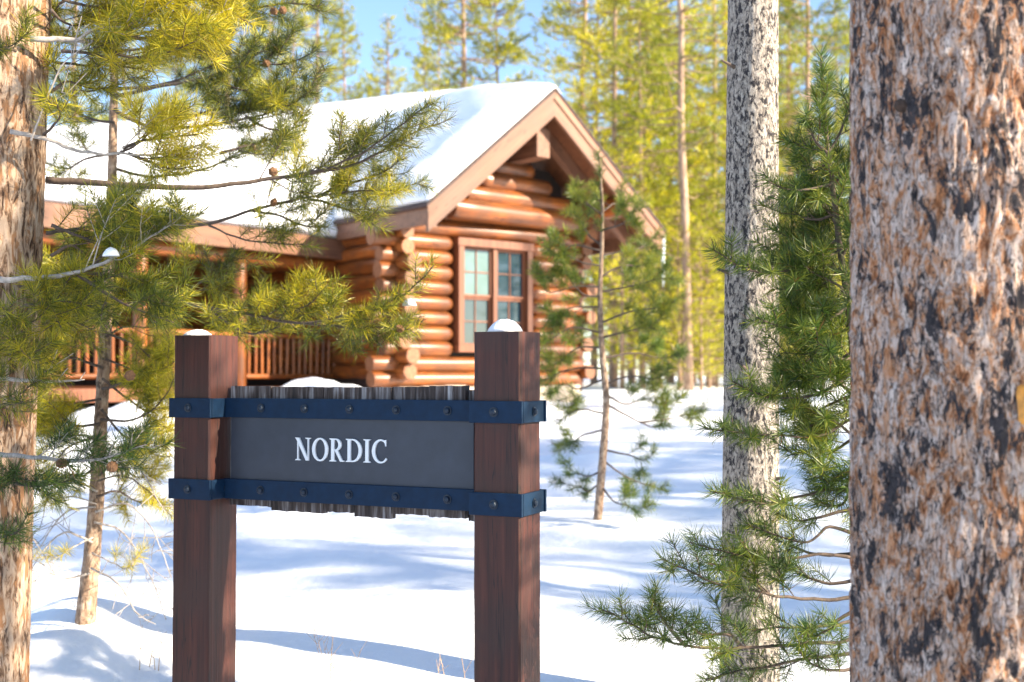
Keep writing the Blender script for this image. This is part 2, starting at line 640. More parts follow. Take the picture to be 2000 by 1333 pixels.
# backing behind logs so no light leaks through the joints
mb = MB()
q = Matrix((E, -NG, Vector((0, 0, 1)))).transposed()
mb.box(cab(1.95, -.24, 3.0), (4.3, .1, 3.4), q)
mb.box(cab(-.22, -3.4, 3.1), (.08, 6.2, 3.4), q)
mb.box(cab(2.15, -.34, 5.0), (3.0, .1, 1.0), q)
mb.box(cab(2.15, -.34, 5.7), (1.5, .1, .6), q)
mb.build('wall_core', M['dark'], CAB)
mb = MB()
for k in range(9):
    mb2 = MB()
    mb2.box((0, 0, 0), (.46, .5 + .03 * (k % 2), .46 + .03 * (k % 3)))
    o = mb2.build('foundation_stone', M['stone'], CAB, bevel=.03)
    o.location = cab(-.1 + k * .475, -.06 - (.22 if k > 7 else 0), 1.19)
    o.rotation_euler = q.to_euler()

# window
win = empty('window'); win.parent = CAB
zb, zt = 2.02, 4.02


def wbox(name, t0, t1, z0, z1, n0, n1, mat, parent):
    b_ = MB()
    b_.box((0, 0, 0), (t1 - t0, n1 - n0, z1 - z0))
    o = b_.build(name, mat, parent, bevel=.006)
    o.location = cab((t0 + t1) / 2, (n0 + n1) / 2, (z0 + z1) / 2)
    o.rotation_euler = q.to_euler()
    return o


wbox('trim', WT[0], WT[0] + .12, zb + .12, zt - .14, -.1, .17, M['frame'], win)
wbox('trim', WT[1] - .12, WT[1], zb + .12, zt - .14, -.1, .17, M['frame'], win)
wbox('trim', WT[0] - .02, WT[1] + .02, zt - .14, zt, -.1, .185, M['frame'], win)
wbox('sill', WT[0] - .03, WT[1] + .03, zb, zb + .12, -.1, .21, M['frame'], win)
tm = (WT[0] + WT[1]) / 2
wbox('mullion', tm - .045, tm + .045, zb + .12, zt - .14, -.1, .13, M['frame'], win)
zm = (zb + zt) / 2 - .02
for a, b in ((WT[0] + .12, tm - .045), (tm + .045, WT[1] - .12)):
    for (z0, z1, off) in ((zm, zt - .14, .05), (zb + .12, zm, .02)):
        s = .045
        wbox('sash_stile', a, a + s, z0, z1, off - .03, off + .03, M['frame'], win)
        wbox('sash_stile', b - s, b, z0, z1, off - .03, off + .03, M['frame'], win)
        wbox('sash_rail', a + s, b - s, z0, z0 + s, off - .03, off + .028, M['frame'], win)
        wbox('sash_rail', a + s, b - s, z1 - s, z1, off - .03, off + .028, M['frame'], win)
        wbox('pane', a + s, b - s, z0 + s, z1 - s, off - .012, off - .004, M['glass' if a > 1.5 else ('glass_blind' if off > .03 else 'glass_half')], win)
        mid = (a + b) / 2
        wbox('muntin', mid - .012, mid + .012, z0 + s, z1 - s, off - .004, off + .014, M['frame'], win)
        zz = (z0 + z1) / 2
        wbox('muntin', a + s, mid - .013, zz - .012, zz + .012, off - .004, off + .012, M['frame'], win)
        wbox('muntin', mid + .013, b - s, zz - .012, zz + .012, off - .004, off + .012, M['frame'], win)

# gable roof
TC, OV, HALF = 2.17, 1.2, 2.6
ZR, ZE = 6.62, 4.44
SL = math.atan2(ZR - ZE, HALF)


def roof_pt(side, u, n, dz=0.0):      # u: 0 ridge .. 1 eave
    return cab(TC + side * HALF * u, n, ZR - (ZR - ZE) * u + dz)


roof = empty('roof'); roof.parent = CAB


def slab(name, quad, thick, mat, parent, direction=Vector((0, 0, -1))):
    v = [Vector(p) for p in quad]
    v += [p + direction * thick for p in v]
    f = [(0, 1, 2, 3), (7, 6, 5, 4), (0, 4, 5, 1), (1, 5, 6, 2), (2, 6, 7, 3), (3, 7, 4, 0)]
    c = sum(v, Vector()) / 8
    me = pymesh(name, [p - c for p in v], f)
    bm = bmesh.new(); bm.from_mesh(me); bmesh.ops.recalc_face_normals(bm, faces=bm.faces); bm.to_mesh(me); bm.free()
    o = link(name, me, mat, parent)
    o.location = c
    return o


BACK = -7.0
for side in (-1, 1):
    # deck in boards that run down the slope is hidden under snow; the soffit shows
    slab('soffit', [roof_pt(side, 0, OV - .05, -.06), roof_pt(side, 1, OV - .05, -.06), roof_pt(side, 1, BACK, -.06), roof_pt(side, 0, BACK, -.06)], .09, M['soffit'], roof)
    slab('shingle_layer', [roof_pt(side, 0, OV + .1, 0), roof_pt(side, 1.04, OV + .1, 0), roof_pt(side, 1.04, BACK, 0), roof_pt(side, 0, BACK, 0)], .055, M['shingle'], roof)


def barge(side, u0, u1, n, dz, h, th, name='barge_board'):
    a, b = roof_pt(side, u0, n, dz), roof_pt(side, u1, n, dz)
    d = (b - a).normalized()
    dn = Vector((0, 0, -1)) - d * Vector((0, 0, -1)).dot(d)
    dn.normalize()
    L = (b - a).length
    hv = Vector((0, 0, -h / math.cos(SL)))
    c = (a + b) / 2
    X = d; Zv = Vector((0, 0, 1))
    rot = Matrix((X, NG.cross(X) * 0 + (-NG), (X.cross(-NG)))).transposed()
    pts = [a, b, b + hv, a + hv]
    inv = rot.inverted()
    v = [inv @ (p - c) for p in pts] + [inv @ (p - c - NG * th) for p in pts]
    me = pymesh(name, v, [(0, 1, 2, 3), (7, 6, 5, 4), (0, 4, 5, 1), (1, 5, 6, 2), (2, 6, 7, 3), (3, 7, 4, 0)])
    bm = bmesh.new(); bm.from_mesh(me); bmesh.ops.recalc_face_normals(bm, faces=bm.faces); bm.to_mesh(me); bm.free()
    o = link(name, me, M['trim'], roof)
    o.location = c
    o.rotation_euler = rot.to_euler()
    return o


barge(-1, 0.0, 1.02, OV + .06, -.06, .33, .07)
barge(1, 0.0, 1.02, OV + .06, -.06, .33, .07)
barge(1, -.01, 1.03, OV + .085, -.045, .13, .025, 'trim_strip')
barge(-1, -.01, 1.03, OV + .085, -.045, .09, .025, 'trim_strip')
# inner rafters against the soffit and eave fascia
for side in (-1, 1):
    barge(side, .08, .98, .55, -.16, .20, .16, 'rafter')
    a, b = roof_pt(side, 1.02, OV, -.07), roof_pt(side, 1.02, BACK, -.07)
    o = slab('eave_fascia', [a, b, b + E * -side * .06, a + E * -side * .06], .30, M['trim'], roof)
# ridge beam with square end and purlin logs
b_ = MB(); b_.box((0, 0, 0), (3.2, .30, .52))
o = b_.build('ridge_beam', M['trim'], roof, bevel=.012)
o.location = cab(TC - .02, OV - .22 - 1.6, ZR - .92)
o.rotation_euler = (-NG).to_track_quat('X', 'Z').to_euler()
log(cab(TC + HALF * .72, OV - .2, ZE + .30), cab(TC + HALF * .72, -1.6, ZE + .30), .19, ('flat', 'flat'), 'purlin_log', parent=roof)
log(cab(TC - HALF * .62, OV - .62, ZE + .42), cab(TC - HALF * .62, -1.6, ZE + .42), .17, ('flat', 'flat'), 'purlin_log', parent=roof)

# snow lying on the left slope of the gable roof
def snow_sheet(name, fn, nu, nv, label, cat='snow', thick=.2):
    """fn(u,v) -> point of the upper surface and the lower surface"""
    top, bot = [], []
    for j in range(nv + 1):
        for i in range(nu + 1):
            a, b = fn(i / nu, j / nv)
            top.append(a); bot.append(b)
    n = len(top)
    f = []
    w = nu + 1
    for j in range(nv):
        for i in range(nu):
            k = j * w + i
            f.append((k, k + 1, k + w + 1, k + w))
            f.append((n + k, n + k + w, n + k + w + 1, n + k + 1))
    rim = [i for i in range(w)] + [j * w + nu for j in range(1, nv + 1)] + [nv * w + i for i in range(nu - 1, -1, -1)] + [j * w for j in range(nv - 1, 0, -1)]
    for a, b in zip(rim, rim[1:] + rim[:1]):
        f.append((a, n + a, n + b, b))
    me = pymesh(name, top + bot, f)
    bm = bmesh.new(); bm.from_mesh(me); bmesh.ops.recalc_face_normals(bm, faces=bm.faces); bm.to_mesh(me); bm.free()
    o = link(name, me, M['snow'], None, True)
    tag(o, label, cat)
    return o


def gable_snow(u, v):
    n = OV + .06 + (BACK + 1.2 - OV) * v
    uu = -.06 + 1.08 * u
    base = roof_pt(-1, max(0, uu), n, .004) if uu >= 0 else roof_pt(1, -uu, n, .004)
    e = min(1, v * 7) * min(1, (1 - u) * 9 + .12) * min(1, u * 6 + .45)
    th = .05 + e ** .6 * (.22 + .10 * noise.noise(Vector((u * 2.6, v * 5, 2)))) + .05 * noise.noise(Vector((u * 7, v * 9, 4))) * e
    th += .30 * max(0, 1 - u * 1.7) * min(1, v * 2.4)
    return base + Vector((0, 0, th)) - E * .03 * e, base


snow_sheet('roof_snow', gable_snow, 40, 60, 'smooth white snow blanket on the steep left slope of the gable roof')


def gable_snow_r(u, v):
    n = OV - .02 + (BACK - OV) * v
    base = roof_pt(1, .08 + .92 * u, n, .004)
    e = min(1, v * 7) * min(1, (1 - u) * 9 + .3)
    return base + Vector((0, 0, .04 + .14 * e)), base


snow_sheet('roof_snow', gable_snow_r, 14, 20, 'thin snow edge along the far right slope of the gable roof')

# icicle at the right eave
tip = roof_pt(1, 1.03, OV + .02, -.1)
mb = MB()
mb.tube([tip + Vector((.0, 0, .08)), tip + Vector((.02, 0, -.15)), tip + Vector((.02, 0, -.5)), tip + Vector((.025, 0, -.85)), tip + Vector((.02, 0, -1.0))], [.05, .045, .03, .02, .004], 8)
ic = mb.build('icicle', M['ice'], None, True)
tag(ic, 'long pale icicle hanging from the right end of the cabin roof', 'icicle')

# ---- porch wing: runs from the side wall toward the left and the viewer
PR, PL = at(712, 474, 21.6), at(-40, 380, 15.75)
PL.z = PR.z = (PR.z + PL.z) / 2
EP = (PR - PL).normalized()
NP = Vector((EP.y, -EP.x, 0))
ZF = PR.z
qp = Matrix((EP, -NP, Vector((0, 0, 1)))).transposed()
LP = (PR - PL).length


def por(s, n, z):
    return Vector((PR.x, PR.y, 0)) - EP * s + NP * n + Vector((0, 0, z))


def pbox(name, s0, s1, n0, n1, z0, z1, mat, parent, bevel=.008):
    b_ = MB(); b_.box((0, 0, 0), (abs(s1 - s0), n1 - n0, z1 - z0))
    o = b_.build(name, mat, parent, bevel=bevel)
    o.location = por((s0 + s1) / 2, (n0 + n1) / 2, (z0 + z1) / 2)
    o.rotation_euler = qp.to_euler()
    return o


porch = empty('porch'); porch.parent = CAB
pbox('fascia', -.3, LP, -.04, .04, ZF - .36, ZF, M['trim'], porch)
pbox('porch_ceiling', -.4, LP, -4.5, -.05, ZF - .12, ZF - .05, M['soffit'], porch)
log(por(-.4, -.32, ZF - .44), por(LP, -.32, ZF - .44), .13, ('flat', 'flat'), 'beam_log', parent=porch)
PFZ = 1.42
pbox('porch_floor', -.4, LP, -4.5, .05, PFZ - .2, PFZ, M['frame'], porch)


def s_at(px):
    u = (px - CX) / FPX
    # point on the fascia line seen at px
    a = Vector((PR.x, PR.y)); d = Vector((-EP.x, -EP.y))
    return (u * a.y - a.x) / (d.x - u * d.y)


posts = [s_at(x) for x in (492, 297, 60)]
for i, s in enumerate(posts):
    log(por(s, -.32, PFZ - .3), por(s, -.32, ZF - .56), .115, ('flat', 'flat'), 'porch_post', parent=porch, wob=.02)
# railing bays
bays = [(.25, posts[0] - .12), (posts[0] + .12, posts[1] - .12), (posts[1] + .12, posts[2] - .12)]
for a, b in bays:
    log(por(a, -.3, 2.30), por(b, -.3, 2.30), .05, ('flat', 'flat'), 'top_rail', parent=porch, seg=10)
    log(por(a, -.3, 1.60), por(b, -.3, 1.60), .045, ('flat', 'flat'), 'bottom_rail', parent=porch, seg=10)
    n = int((b - a) / .135)
    for k in range(n):
        s = a + (k + .5) * (b - a) / n
        log(por(s, -.3 + random.uniform(-.01, .01), 1.63), por(s + random.uniform(-.012, .012), -.3, 2.27), .028, ('flat', 'flat'), 'baluster', parent=porch, seg=8, wob=.03)
# rear wall of the porch
for i in range(12):
    zc = PFZ + .13 + i * .24
    log(por(-.8, -4.6, zc), por(LP, -4.6, zc), .13, ('flat', 'flat'), parent=porch, seg=12)
pbox('porch_door', 2.2, 3.1, -4.48, -4.42, PFZ, PFZ + 2.05, M['dark'], porch)
for s in (4.6, 6.4):
    w = empty('porch_window'); w.parent = porch
    pbox('frame', s, s + 1.1, -4.48, -4.4, 2.1, 3.3, M['frame'], w)
    pbox('pane', s + .08, s + .52, -4.4, -4.39, 2.18, 3.22, M['glass'], w, 0)
    pbox('pane', s + .58, s + 1.02, -4.4, -4.39, 2.18, 3.22, M['glass'], w, 0)

# main hipped roof over the wing, under deep snow
bot_c = [por(-1.3, .0, ZF + .02), por(0, .0, ZF + .02), por(LP * .33, .0, ZF + .02), por(LP * .66, .0, ZF + .02), por(LP, 0, ZF + .02)]
top_c = [at(1010, 196, 25.2), at(850, 186, 25.8), at(640, 212, 25.8), at(425, 235, 24.6), at(40, 262, 22.5)]
bc, tc_ = catmull(bot_c, 12), catmull(top_c, 12)


def lerp_curve(c, t):
    x = t * (len(c) - 1); i = min(int(x), len(c) - 2)
    return c[i].lerp(c[i + 1], x - i)


def main_snow(u, v):
    a, b = lerp_curve(bc, u), lerp_curve(tc_, u)
    base = a.lerp(b, v)
    e = min(1, v * 8 + .35) * min(1, (1 - v) * 5 + .3)
    th = .05 + .2 * e + .12 * e * noise.noise(Vector((u * 4, v * 3.5, 9))) + .04 * noise.noise(Vector((u * 13, v * 9, 3)))
    out = NP * (.06 * max(0, 1 - v * 9))
    return base + Vector((0, 0, th)) + out, base


v_, f_ = [], []
for j in range(2):
    for i in range(25):
        v_.append((lerp_curve(bc, i / 24) if j == 0 else lerp_curve(tc_, i / 24)) - Vector((0, 0, .01)))
for j in range(2):
    for i in range(25):
        v_.append(v_[j * 25 + i] - Vector((0, 0, .1)))
for i in range(24):
    f_ += [(i, i + 1, 26 + i, 25 + i), (50 + i, 75 + i, 76 + i, 51 + i), (i, 50 + i, 51 + i, i + 1), (25 + i, 26 + i, 76 + i, 75 + i)]
f_ += [(0, 25, 75, 50), (24, 74, 99, 49)]
link('hip_roof_deck', pymesh('hip_roof_deck', v_, f_), M['shingle'], roof)
# far slope closes the house behind the hip
v2 = [p for p in top_c] + [p + Vector((-2.5, 5.0, -4.0)) for p in top_c]
link('rear_roof_slope', pymesh('rear_roof_slope', v2 + [p - Vector((0, 0, .1)) for p in v2],
     [(i, i + 1, i + 6, i + 5) for i in range(4)] + [(10 + i, 15 + i, 16 + i, 11 + i) for i in range(4)]), M['shingle'], roof)
snow_sheet('roof_snow', main_snow, 70, 40, 'deep drifted snow on the broad porch roof at left')

# ------------------------------------------------------------------ sign
SA = R(26)
TA = Vector((math.cos(SA), -math.sin(SA), 0))      # along the front face, to the right and nearer
NA = Vector((-math.sin(SA), -math.cos(SA), 0))     # out of the front face
S = .163
KR = at(1016, 735, 3.70); KR.z = 0                  # front right corner of the right post
KL = at(410, 735, 4.20); KL.z = 0
TA = (KR - KL).normalized()
NA = Vector((TA.y, -TA.x, 0))
if NA.y > 0:
    NA = -NA
qs = Matrix((TA, -NA, Vector((0, 0, 1)))).transposed()
SIGN = empty('wooden_sign', (KL + KR) / 2 * 1.0)
SIGN.location.z = ground_z(SIGN.location.x, SIGN.location.y)
tag(SIGN, 'NORDIC sign with grey panel on two square red-brown posts and dark steel straps', 'sign')
SINV = Matrix.Translation(SIGN.location).inverted()


def sobj(name, mbv, center, mat, parent, bevel=.004, rot=None):
    o = mbv.build(name, mat, parent, bevel=bevel)
    ploc = Vector(center) - SIGN.location
    o.location = ploc
    o.rotation_euler = (rot or qs).to_euler()
    return o


def post(K, ztop, name='post'):
    c = K - TA * S / 2 - NA * S / 2
    zb_ = ground_z(c.x, c.y) - .35
    m_ = MB()
    # slightly irregular timber in rings
    nz = 30
    H = ztop - zb_
    ring = []
    for j in range(nz + 1):
        z = -H / 2 + H * j / nz
        k = 1 + .006 * noise.noise(Vector((z * 3, K.x, 0)))
        ch = .006
        h = S / 2 * k
        pts = [(-h, -h + ch), (-h + ch, -h), (h - ch, -h), (h, -h + ch), (h, h - ch), (h - ch, h), (-h + ch, h), (-h, h - ch)]
        ring += [(x + .0015 * noise.noise(Vector((z * 9, x * 20, y * 20))), y, z) for x, y in pts]
    f = []
    for j in range(nz):
        for k in range(8):
            k2 = (k + 1) % 8
            f.append((j * 8 + k, j * 8 + k2, (j + 1) * 8 + k2, (j + 1) * 8 + k))
    f.append(tuple(range(8))[::-1]); f.append(tuple(nz * 8 + k for k in range(8)))
    m_.add(ring, f)
    return sobj(name, m_, (c.x, c.y, (ztop + zb_) / 2), M['post'], SIGN, 0), c


PRT, cR = post(KR, 1.742)
PLT, cL = post(KL, 1.748)


def strap_ring(c, z0, z1, th=.011):
    h = S / 2
    m_ = MB()
    zc, hz = 0, (z1 - z0)
    o_ = h + th
    m_.box((0, -h - th / 2 - .001, 0), (2 * o_, th, hz))
    m_.box((0, h + th / 2 + .001, 0), (2 * o_ + .012, th, hz))
    m_.box((-h - th / 2 - .001, 0, 0), (th, 2 * h, hz - .002))
    m_.box((h + th / 2 + .001, 0, 0), (th, 2 * h, hz - .002))
    return sobj('post_strap', m_, (c.x, c.y, (z0 + z1) / 2), M['strap'], SIGN, .0018)


def bolt_mesh():
    m_ = MB()
    n = 14
    prof = [(.0155, 0), (.0155, .003), (.0115, .0032), (.0112, .007), (.0085, .0105), (.003, .012)]
    v = []
    for r_, h_ in prof:
        for k in range(n):
            a = 2 * math.pi * k / n
            v.append((r_ * math.cos(a), -h_, r_ * math.sin(a)))
    f = [(i * n + k, (i + 1) * n + k, (i + 1) * n + (k + 1) % n, i * n + (k + 1) % n) for i in range(len(prof) - 1) for k in range(n)]
    f.append(tuple((len(prof) - 1) * n + k for k in range(n)))
    me = pymesh('bolt', v, f)
    bm = bmesh.new(); bm.from_mesh(me); bmesh.ops.recalc_face_normals(bm, faces=bm.faces); bm.to_mesh(me); bm.free()
    me.materials.append(M['bolt'])
    return me


BOLT = bolt_mesh()


def add_bolt(parent, lx, ly, lz, rz=0):
    o = bpy.data.objects.new('bolt', BOLT)
    COL.objects.link(o)
    o.parent = parent
    o.location = (lx, ly, lz)
    o.rotation_euler = (0, random.uniform(0, 3), rz) if rz == 0 else (0, 0, rz)


BANDS = ((1.452, 1.522), (1.160, 1.232))
for z0, z1 in BANDS:
    for c in (cL, cR):
        st = strap_ring(c, z0, z1)
        add_bolt(st, -.005, -S / 2 - .0118, 0)
        add_bolt(st, S / 2 + .0118, .0, 0, R(90))
# panel strap between the posts, in the recess
REC = .07                     # how far the panel strap lies behind the post fronts
pa = cL + TA * (S / 2 + .0125) + NA * (S / 2 - REC)
pb = cR - TA * (S / 2 + .0125) + NA * (S / 2 - REC)
WID = (pb - pa).length
for z0, z1 in BANDS:
    m_ = MB(); m_.box((0, 0, 0), (WID, .010, z1 - z0 - .001))
    c = (pa + pb) / 2 - NA * .005
    st = sobj('panel_strap', m_, (c.x, c.y, (z0 + z1) / 2), M['strap'], SIGN, .0015)
    for fr in (.155, .335, .515, .695, .885):
        add_bolt(st, -WID / 2 + WID * fr, -.0052, 0)
# slate panel
m_ = MB(); m_.box((0, 0, 0), (WID - .045, .018, BANDS[0][0] - BANDS[1][1] + .05))
PZ = (BANDS[0][0] + BANDS[1][1]) / 2
c = (pa + pb) / 2 - NA * .0205 - TA * .004
PANEL = sobj('sign_panel', m_, (c.x, c.y, PZ), M['panel'], SIGN, .002)
# vertical planks behind
edges = [0.0, .175, .39, .515, .66, .80, .935, 1.0]
for k in range(7):
    a, b = edges[k] * WID + .0015, edges[k + 1] * WID - .0015
    zt_, zb2 = 1.565 + random.uniform(-.003, .006), 1.128 + random.uniform(-.012, .012)
    if k == 6:
        zt_ = 1.555
    m_ = MB()
    H = zt_ - zb2
    w = b - a
    nn = 10
    # top and bottom ends slightly ragged
    vv, ff = [], []
    for i in range(nn + 1):
        x = -w / 2 + w * i / nn
        tj, bj = random.uniform(-.0012, .0012), random.uniform(-.002, .002)
        for y in (-.016, .016):
            vv.append((x, y, -H / 2 + bj)); vv.append((x, y, H / 2 + tj))
    for i in range(nn):
        p_ = i * 4; n_ = p_ + 4
        ff += [(p_, n_, n_ + 1, p_ + 1), (p_ + 2, p_ + 3, n_ + 3, n_ + 2), (p_ + 1, n_ + 1, n_ + 3, p_ + 3), (p_, p_ + 2, n_ + 2, n_)]
    ff += [(0, 1, 3, 2), (nn * 4, nn * 4 + 2, nn * 4 + 3, nn * 4 + 1)]
    m_.add(vv, ff)
    depth = .048 + random.uniform(-.003, .004) + (.02 if k == 6 else 0)
    c = pa + TA * (a + b) / 2 - NA * depth
    sobj('plank', m_, (c.x, c.y, (zt_ + zb2) / 2), M['plank'], SIGN, 0)


# raised serif letters, one mesh each
def poly(m_, pts, d0, d1):
    n = len(pts)
    v = [(x, -d0, z) for x, z in pts] + [(x, -d1, z) for x, z in pts]
    f = [tuple(range(n)), tuple(range(2 * n - 1, n - 1, -1))] + [(i, n + i, n + (i + 1) % n, (i + 1) % n) for i in range(n)]
    m_.add(v, f)


def band(m_, outer, inner, d0, d1, closed=True):
    n = len(outer)
    for i in range(n if closed else n - 1):
        j = (i + 1) % n
        a, b, c_, d_ = outer[i], outer[j], inner[j], inner[i]
        v = [(p[0], -d0, p[1]) for p in (a, b, c_, d_)] + [(p[0], -d1, p[1]) for p in (a, b, c_, d_)]
        m_.add(v, [(3, 2, 1, 0), (4, 5, 6, 7), (0, 1, 5, 4), (2, 3, 7, 6), (1, 2, 6, 5), (3, 0, 4, 7)])


LH_, TH = .079, .006


def letter(ch):
    m_ = MB()
    H = LH_
    T, t = .0125, .0048
    D = [TH]

    def nxt():
        D[0] += .00012
        return D[0]

    def rect(x0, x1, z0, z1):
        poly(m_, [(x0, z0), (x1, z0), (x1, z1), (x0, z1)], .0001, nxt())

    def serif(x0, x1, z, up):
        h = .0042
        s_ = 1 if up else -1
        poly(m_, [(x0, z), (x1, z), (x1 - .004, z + s_ * h), (x0 + .004, z + s_ * h)], .0001, nxt())

    def ell(cx, cz, rx, rz, a0, a1, n=28):
        return [(cx + rx * math.cos(a0 + (a1 - a0) * i / n), cz + rz * math.sin(a0 + (a1 - a0) * i / n)) for i in range(n + 1)]
    if ch == 'N':
        w = .066
        rect(.009, .009 + t, 0, H); serif(.0, .023, 0, True)
        rect(w - .009 - t, w - .009, 0, H); serif(w - .024, w, H, False)
        poly(m_, [(.0, H), (.0175, H), (w - .009, .0), (w - .009 - .012, 0), (.0055, H - .006)], .0001, nxt())
    elif ch == 'O':
        w = .066
        o_ = ell(w / 2, H / 2, w / 2, H / 2 + .0012, 0, 2 * math.pi)[:-1]
        i_ = ell(w / 2, H / 2, w / 2 - T, H / 2 - t + .0005, 0, 2 * math.pi)[:-1]
        band(m_, o_, i_, .0001, nxt())
    elif ch == 'R':
        w = .062
        rect(.008, .008 + T, 0, H); serif(.0, .029, 0, True); serif(.0, .020, H, False)
        o_ = [(.015, H)] + ell(.027, H * .735, .0225, H * .265, math.pi / 2, -math.pi / 2, 16) + [(.015, H * .47)]
        i_ = [(.015, H - t)] + ell(.025, H * .735, .0125, H * .265 - t, math.pi / 2, -math.pi / 2, 16) + [(.015, H * .47 + t)]
        band(m_, o_, i_, .0001, nxt(), False)
        poly(m_, [(.022, H * .49), (.035, H * .50), (.053, .005), (.062, .003), (.062, 0), (.045, 0)], .0001, nxt())
    elif ch == 'D':
        w = .066
        rect(.008, .008 + T, 0, H); serif(.0, .024, 0, True); serif(.0, .024, H, False)
        o_ = [(.015, H)] + ell(.028, H * .5, .037, H * .5, math.pi / 2, -math.pi / 2, 22) + [(.015, 0)]
        i_ = [(.015, H - t)] + ell(.026, H * .5, .0265, H * .5 - t, math.pi / 2, -math.pi / 2, 22) + [(.015, t)]
        band(m_, o_, i_, .0001, nxt(), False)
    elif ch == 'I':
        w = .030
        rect(.0085, .0085 + T, 0, H); serif(.0, .0295, 0, True); serif(.0, .0295, H, False)
    else:
        w = .058
        o_ = ell(.034, H / 2, .034, H / 2 + .0012, R(48), R(318), 30)
        i_ = ell(.036, H / 2, .0235, H / 2 - t + .0004, R(42), R(322), 30)
        band(m_, o_, i_, .0001, nxt(), False)
        poly(m_, [(.0525, H * .72), (.0555, H * .72), (.0560, H * 1.0), (.0540, H * .985), (.046, H * .97), (.050, H * .86)], .0001, nxt())
    return m_, w


tot = sum(letter(c_)[1] for c_ in 'NORDIC') + 5 * .0045
x = -tot / 2 - .022
for ch in 'NORDIC':
    m_, w = letter(ch)
    me = pymesh('letter', m_.v, m_.f)
    bm = bmesh.new(); bm.from_mesh(me); bmesh.ops.recalc_face_normals(bm, faces=bm.faces); bm.to_mesh(me); bm.free()
    o = link('letter', me, M['letter'], PANEL)
    o.location = (x, -.009, -LH_ / 2 + .004)
    x += w + .0045


def snow_cap(c, ztop, rx, ry, h, off, label, parent=None, rough=.12):
    n, r_ = 28, 12
    v, f = [], []
    for j in range(r_ + 1):
        rr = j / r_
        for k in range(n):
            a = 2 * math.pi * k / n
            k_ = 1 + rough * noise.noise(Vector((math.cos(a) * 1.5, math.sin(a) * 1.5, c.x * 3)))
            zz = h * (1 - rr ** 2.6) + .003 * noise.noise(Vector((rr * 5 * math.cos(a), rr * 5 * math.sin(a), c.x)))
            v.append((rx * rr * k_ * math.cos(a), ry * rr * k_ * math.sin(a), max(-.002, zz) if j < r_ else -.002))
    for j in range(r_):
        for k in range(n):
            k2 = (k + 1) % n
            f.append((j * n + k, (j + 1) * n + k, (j + 1) * n + k2, j * n + k2))
    f.append(tuple(r_ * n + k for k in range(n))[::-1])
    o = link('snow_cap', pymesh('snow_cap', v, f), M['snow'], None, True)
    o.location = (c.x + off[0], c.y + off[1], ztop)
    o.rotation_euler = (0, 0, -SA)
    tag(o, label, 'snow')
    return o


snow_cap(cR, 1.743, .060, .066, .042, (-.006, 0), 'rounded snow cap on top of the right sign post')
snow_cap(cL, 1.749, .05, .06, .022, (-.035, .01), 'small flat snow cap on top of the left sign post')


# ------------------------------------------------------------------ pine building blocks
class Needles:
    def __init__(self):
        self.P, self.D, self.A, self.L, self.W, self.T = [], [], [], [], [], []

    def shoot(self, p0, p1, n, L, spread=1.0, w=.0016, tint=.5, tv=.36):
        p0 = np.array(p0); p1 = np.array(p1)
        ax = p1 - p0
        ln = np.linalg.norm(ax)
        if ln < 1e-5:
            return
        ax = ax / ln
        t = RNG.random(n) ** .85
        rnd = RNG.normal(size=(n, 3))
        rad = rnd - (rnd @ ax)[:, None] * ax
        rad /= np.linalg.norm(rad, axis=1)[:, None] + 1e-9
        ang = spread * (1.05 - .5 * t ** 2) * (.75 + .5 * RNG.random(n))
        d = ax * np.cos(ang)[:, None] + rad * np.sin(ang)[:, None]
        d[:, 2] += .10
        d /= np.linalg.norm(d, axis=1)[:, None]
        self.P.append(p0 + ax * (ln * t)[:, None])
        self.D.append(d)
        self.A.append(np.repeat(ax[None], n, 0))
        self.L.append(L * (.75 + .45 * RNG.random(n)))
        self.W.append(np.full(n, w))
        tt = np.clip(tint + RNG.normal(0, tv * .6, n), 0, .94)
        tt[RNG.random(n) < .012] = 1.0
        self.T.append(tt)

    def count(self):
        return sum(len(x) for x in self.P)

    def build(self, name, mat, parent, curved=True, origin=None):
        if not self.P:
            return None
        P, D, A = np.concatenate(self.P), np.concatenate(self.D), np.concatenate(self.A)
        L, W, T = np.concatenate(self.L), np.concatenate(self.W), np.concatenate(self.T)
        if origin is not None:
            P = P - np.array(origin)
        n = len(P)
        r = RNG.normal(size=(n, 3))
        s = np.cross(D, r)
        s /= np.linalg.norm(s, axis=1)[:, None] + 1e-9
        s = s * (W * .5)[:, None]
        if curved:
            D2 = D + A * .16 + RNG.normal(0, .10, (n, 3))
            D2 /= np.linalg.norm(D2, axis=1)[:, None]
            mid = P + D * (L * .5)[:, None]
            tip = mid + D2 * (L * .5)[:, None]
            V = np.stack([P - s, P + s, mid + s * .95, mid - s * .95, tip], 1).reshape(-1, 3)
            b = np.arange(n) * 5
            F = [np.stack([b, b + 1, b + 2, b + 3], 1), np.stack([b + 3, b + 2, b + 4], 1)]
            k = 5
        else:
            tip = P + D * L[:, None]
            V = np.stack([P - s, P + s, tip], 1).reshape(-1, 3)
            b = np.arange(n) * 3
            F = [np.stack([b, b + 1, b + 2], 1)]
            k = 3
        me = np_mesh(name, V, F)
        at_ = me.attributes.new('tint', 'FLOAT', 'POINT')
        at_.data.foreach_set('value', np.repeat(T, k).astype(np.float32))
        o = link(name, me, mat, parent)
        return o


def rand_perp(t):
    r_ = Vector((random.gauss(0, 1), random.gauss(0, 1), random.gauss(0, 1)))
    p = r_ - t * r_.dot(t)
    return p.normalized()


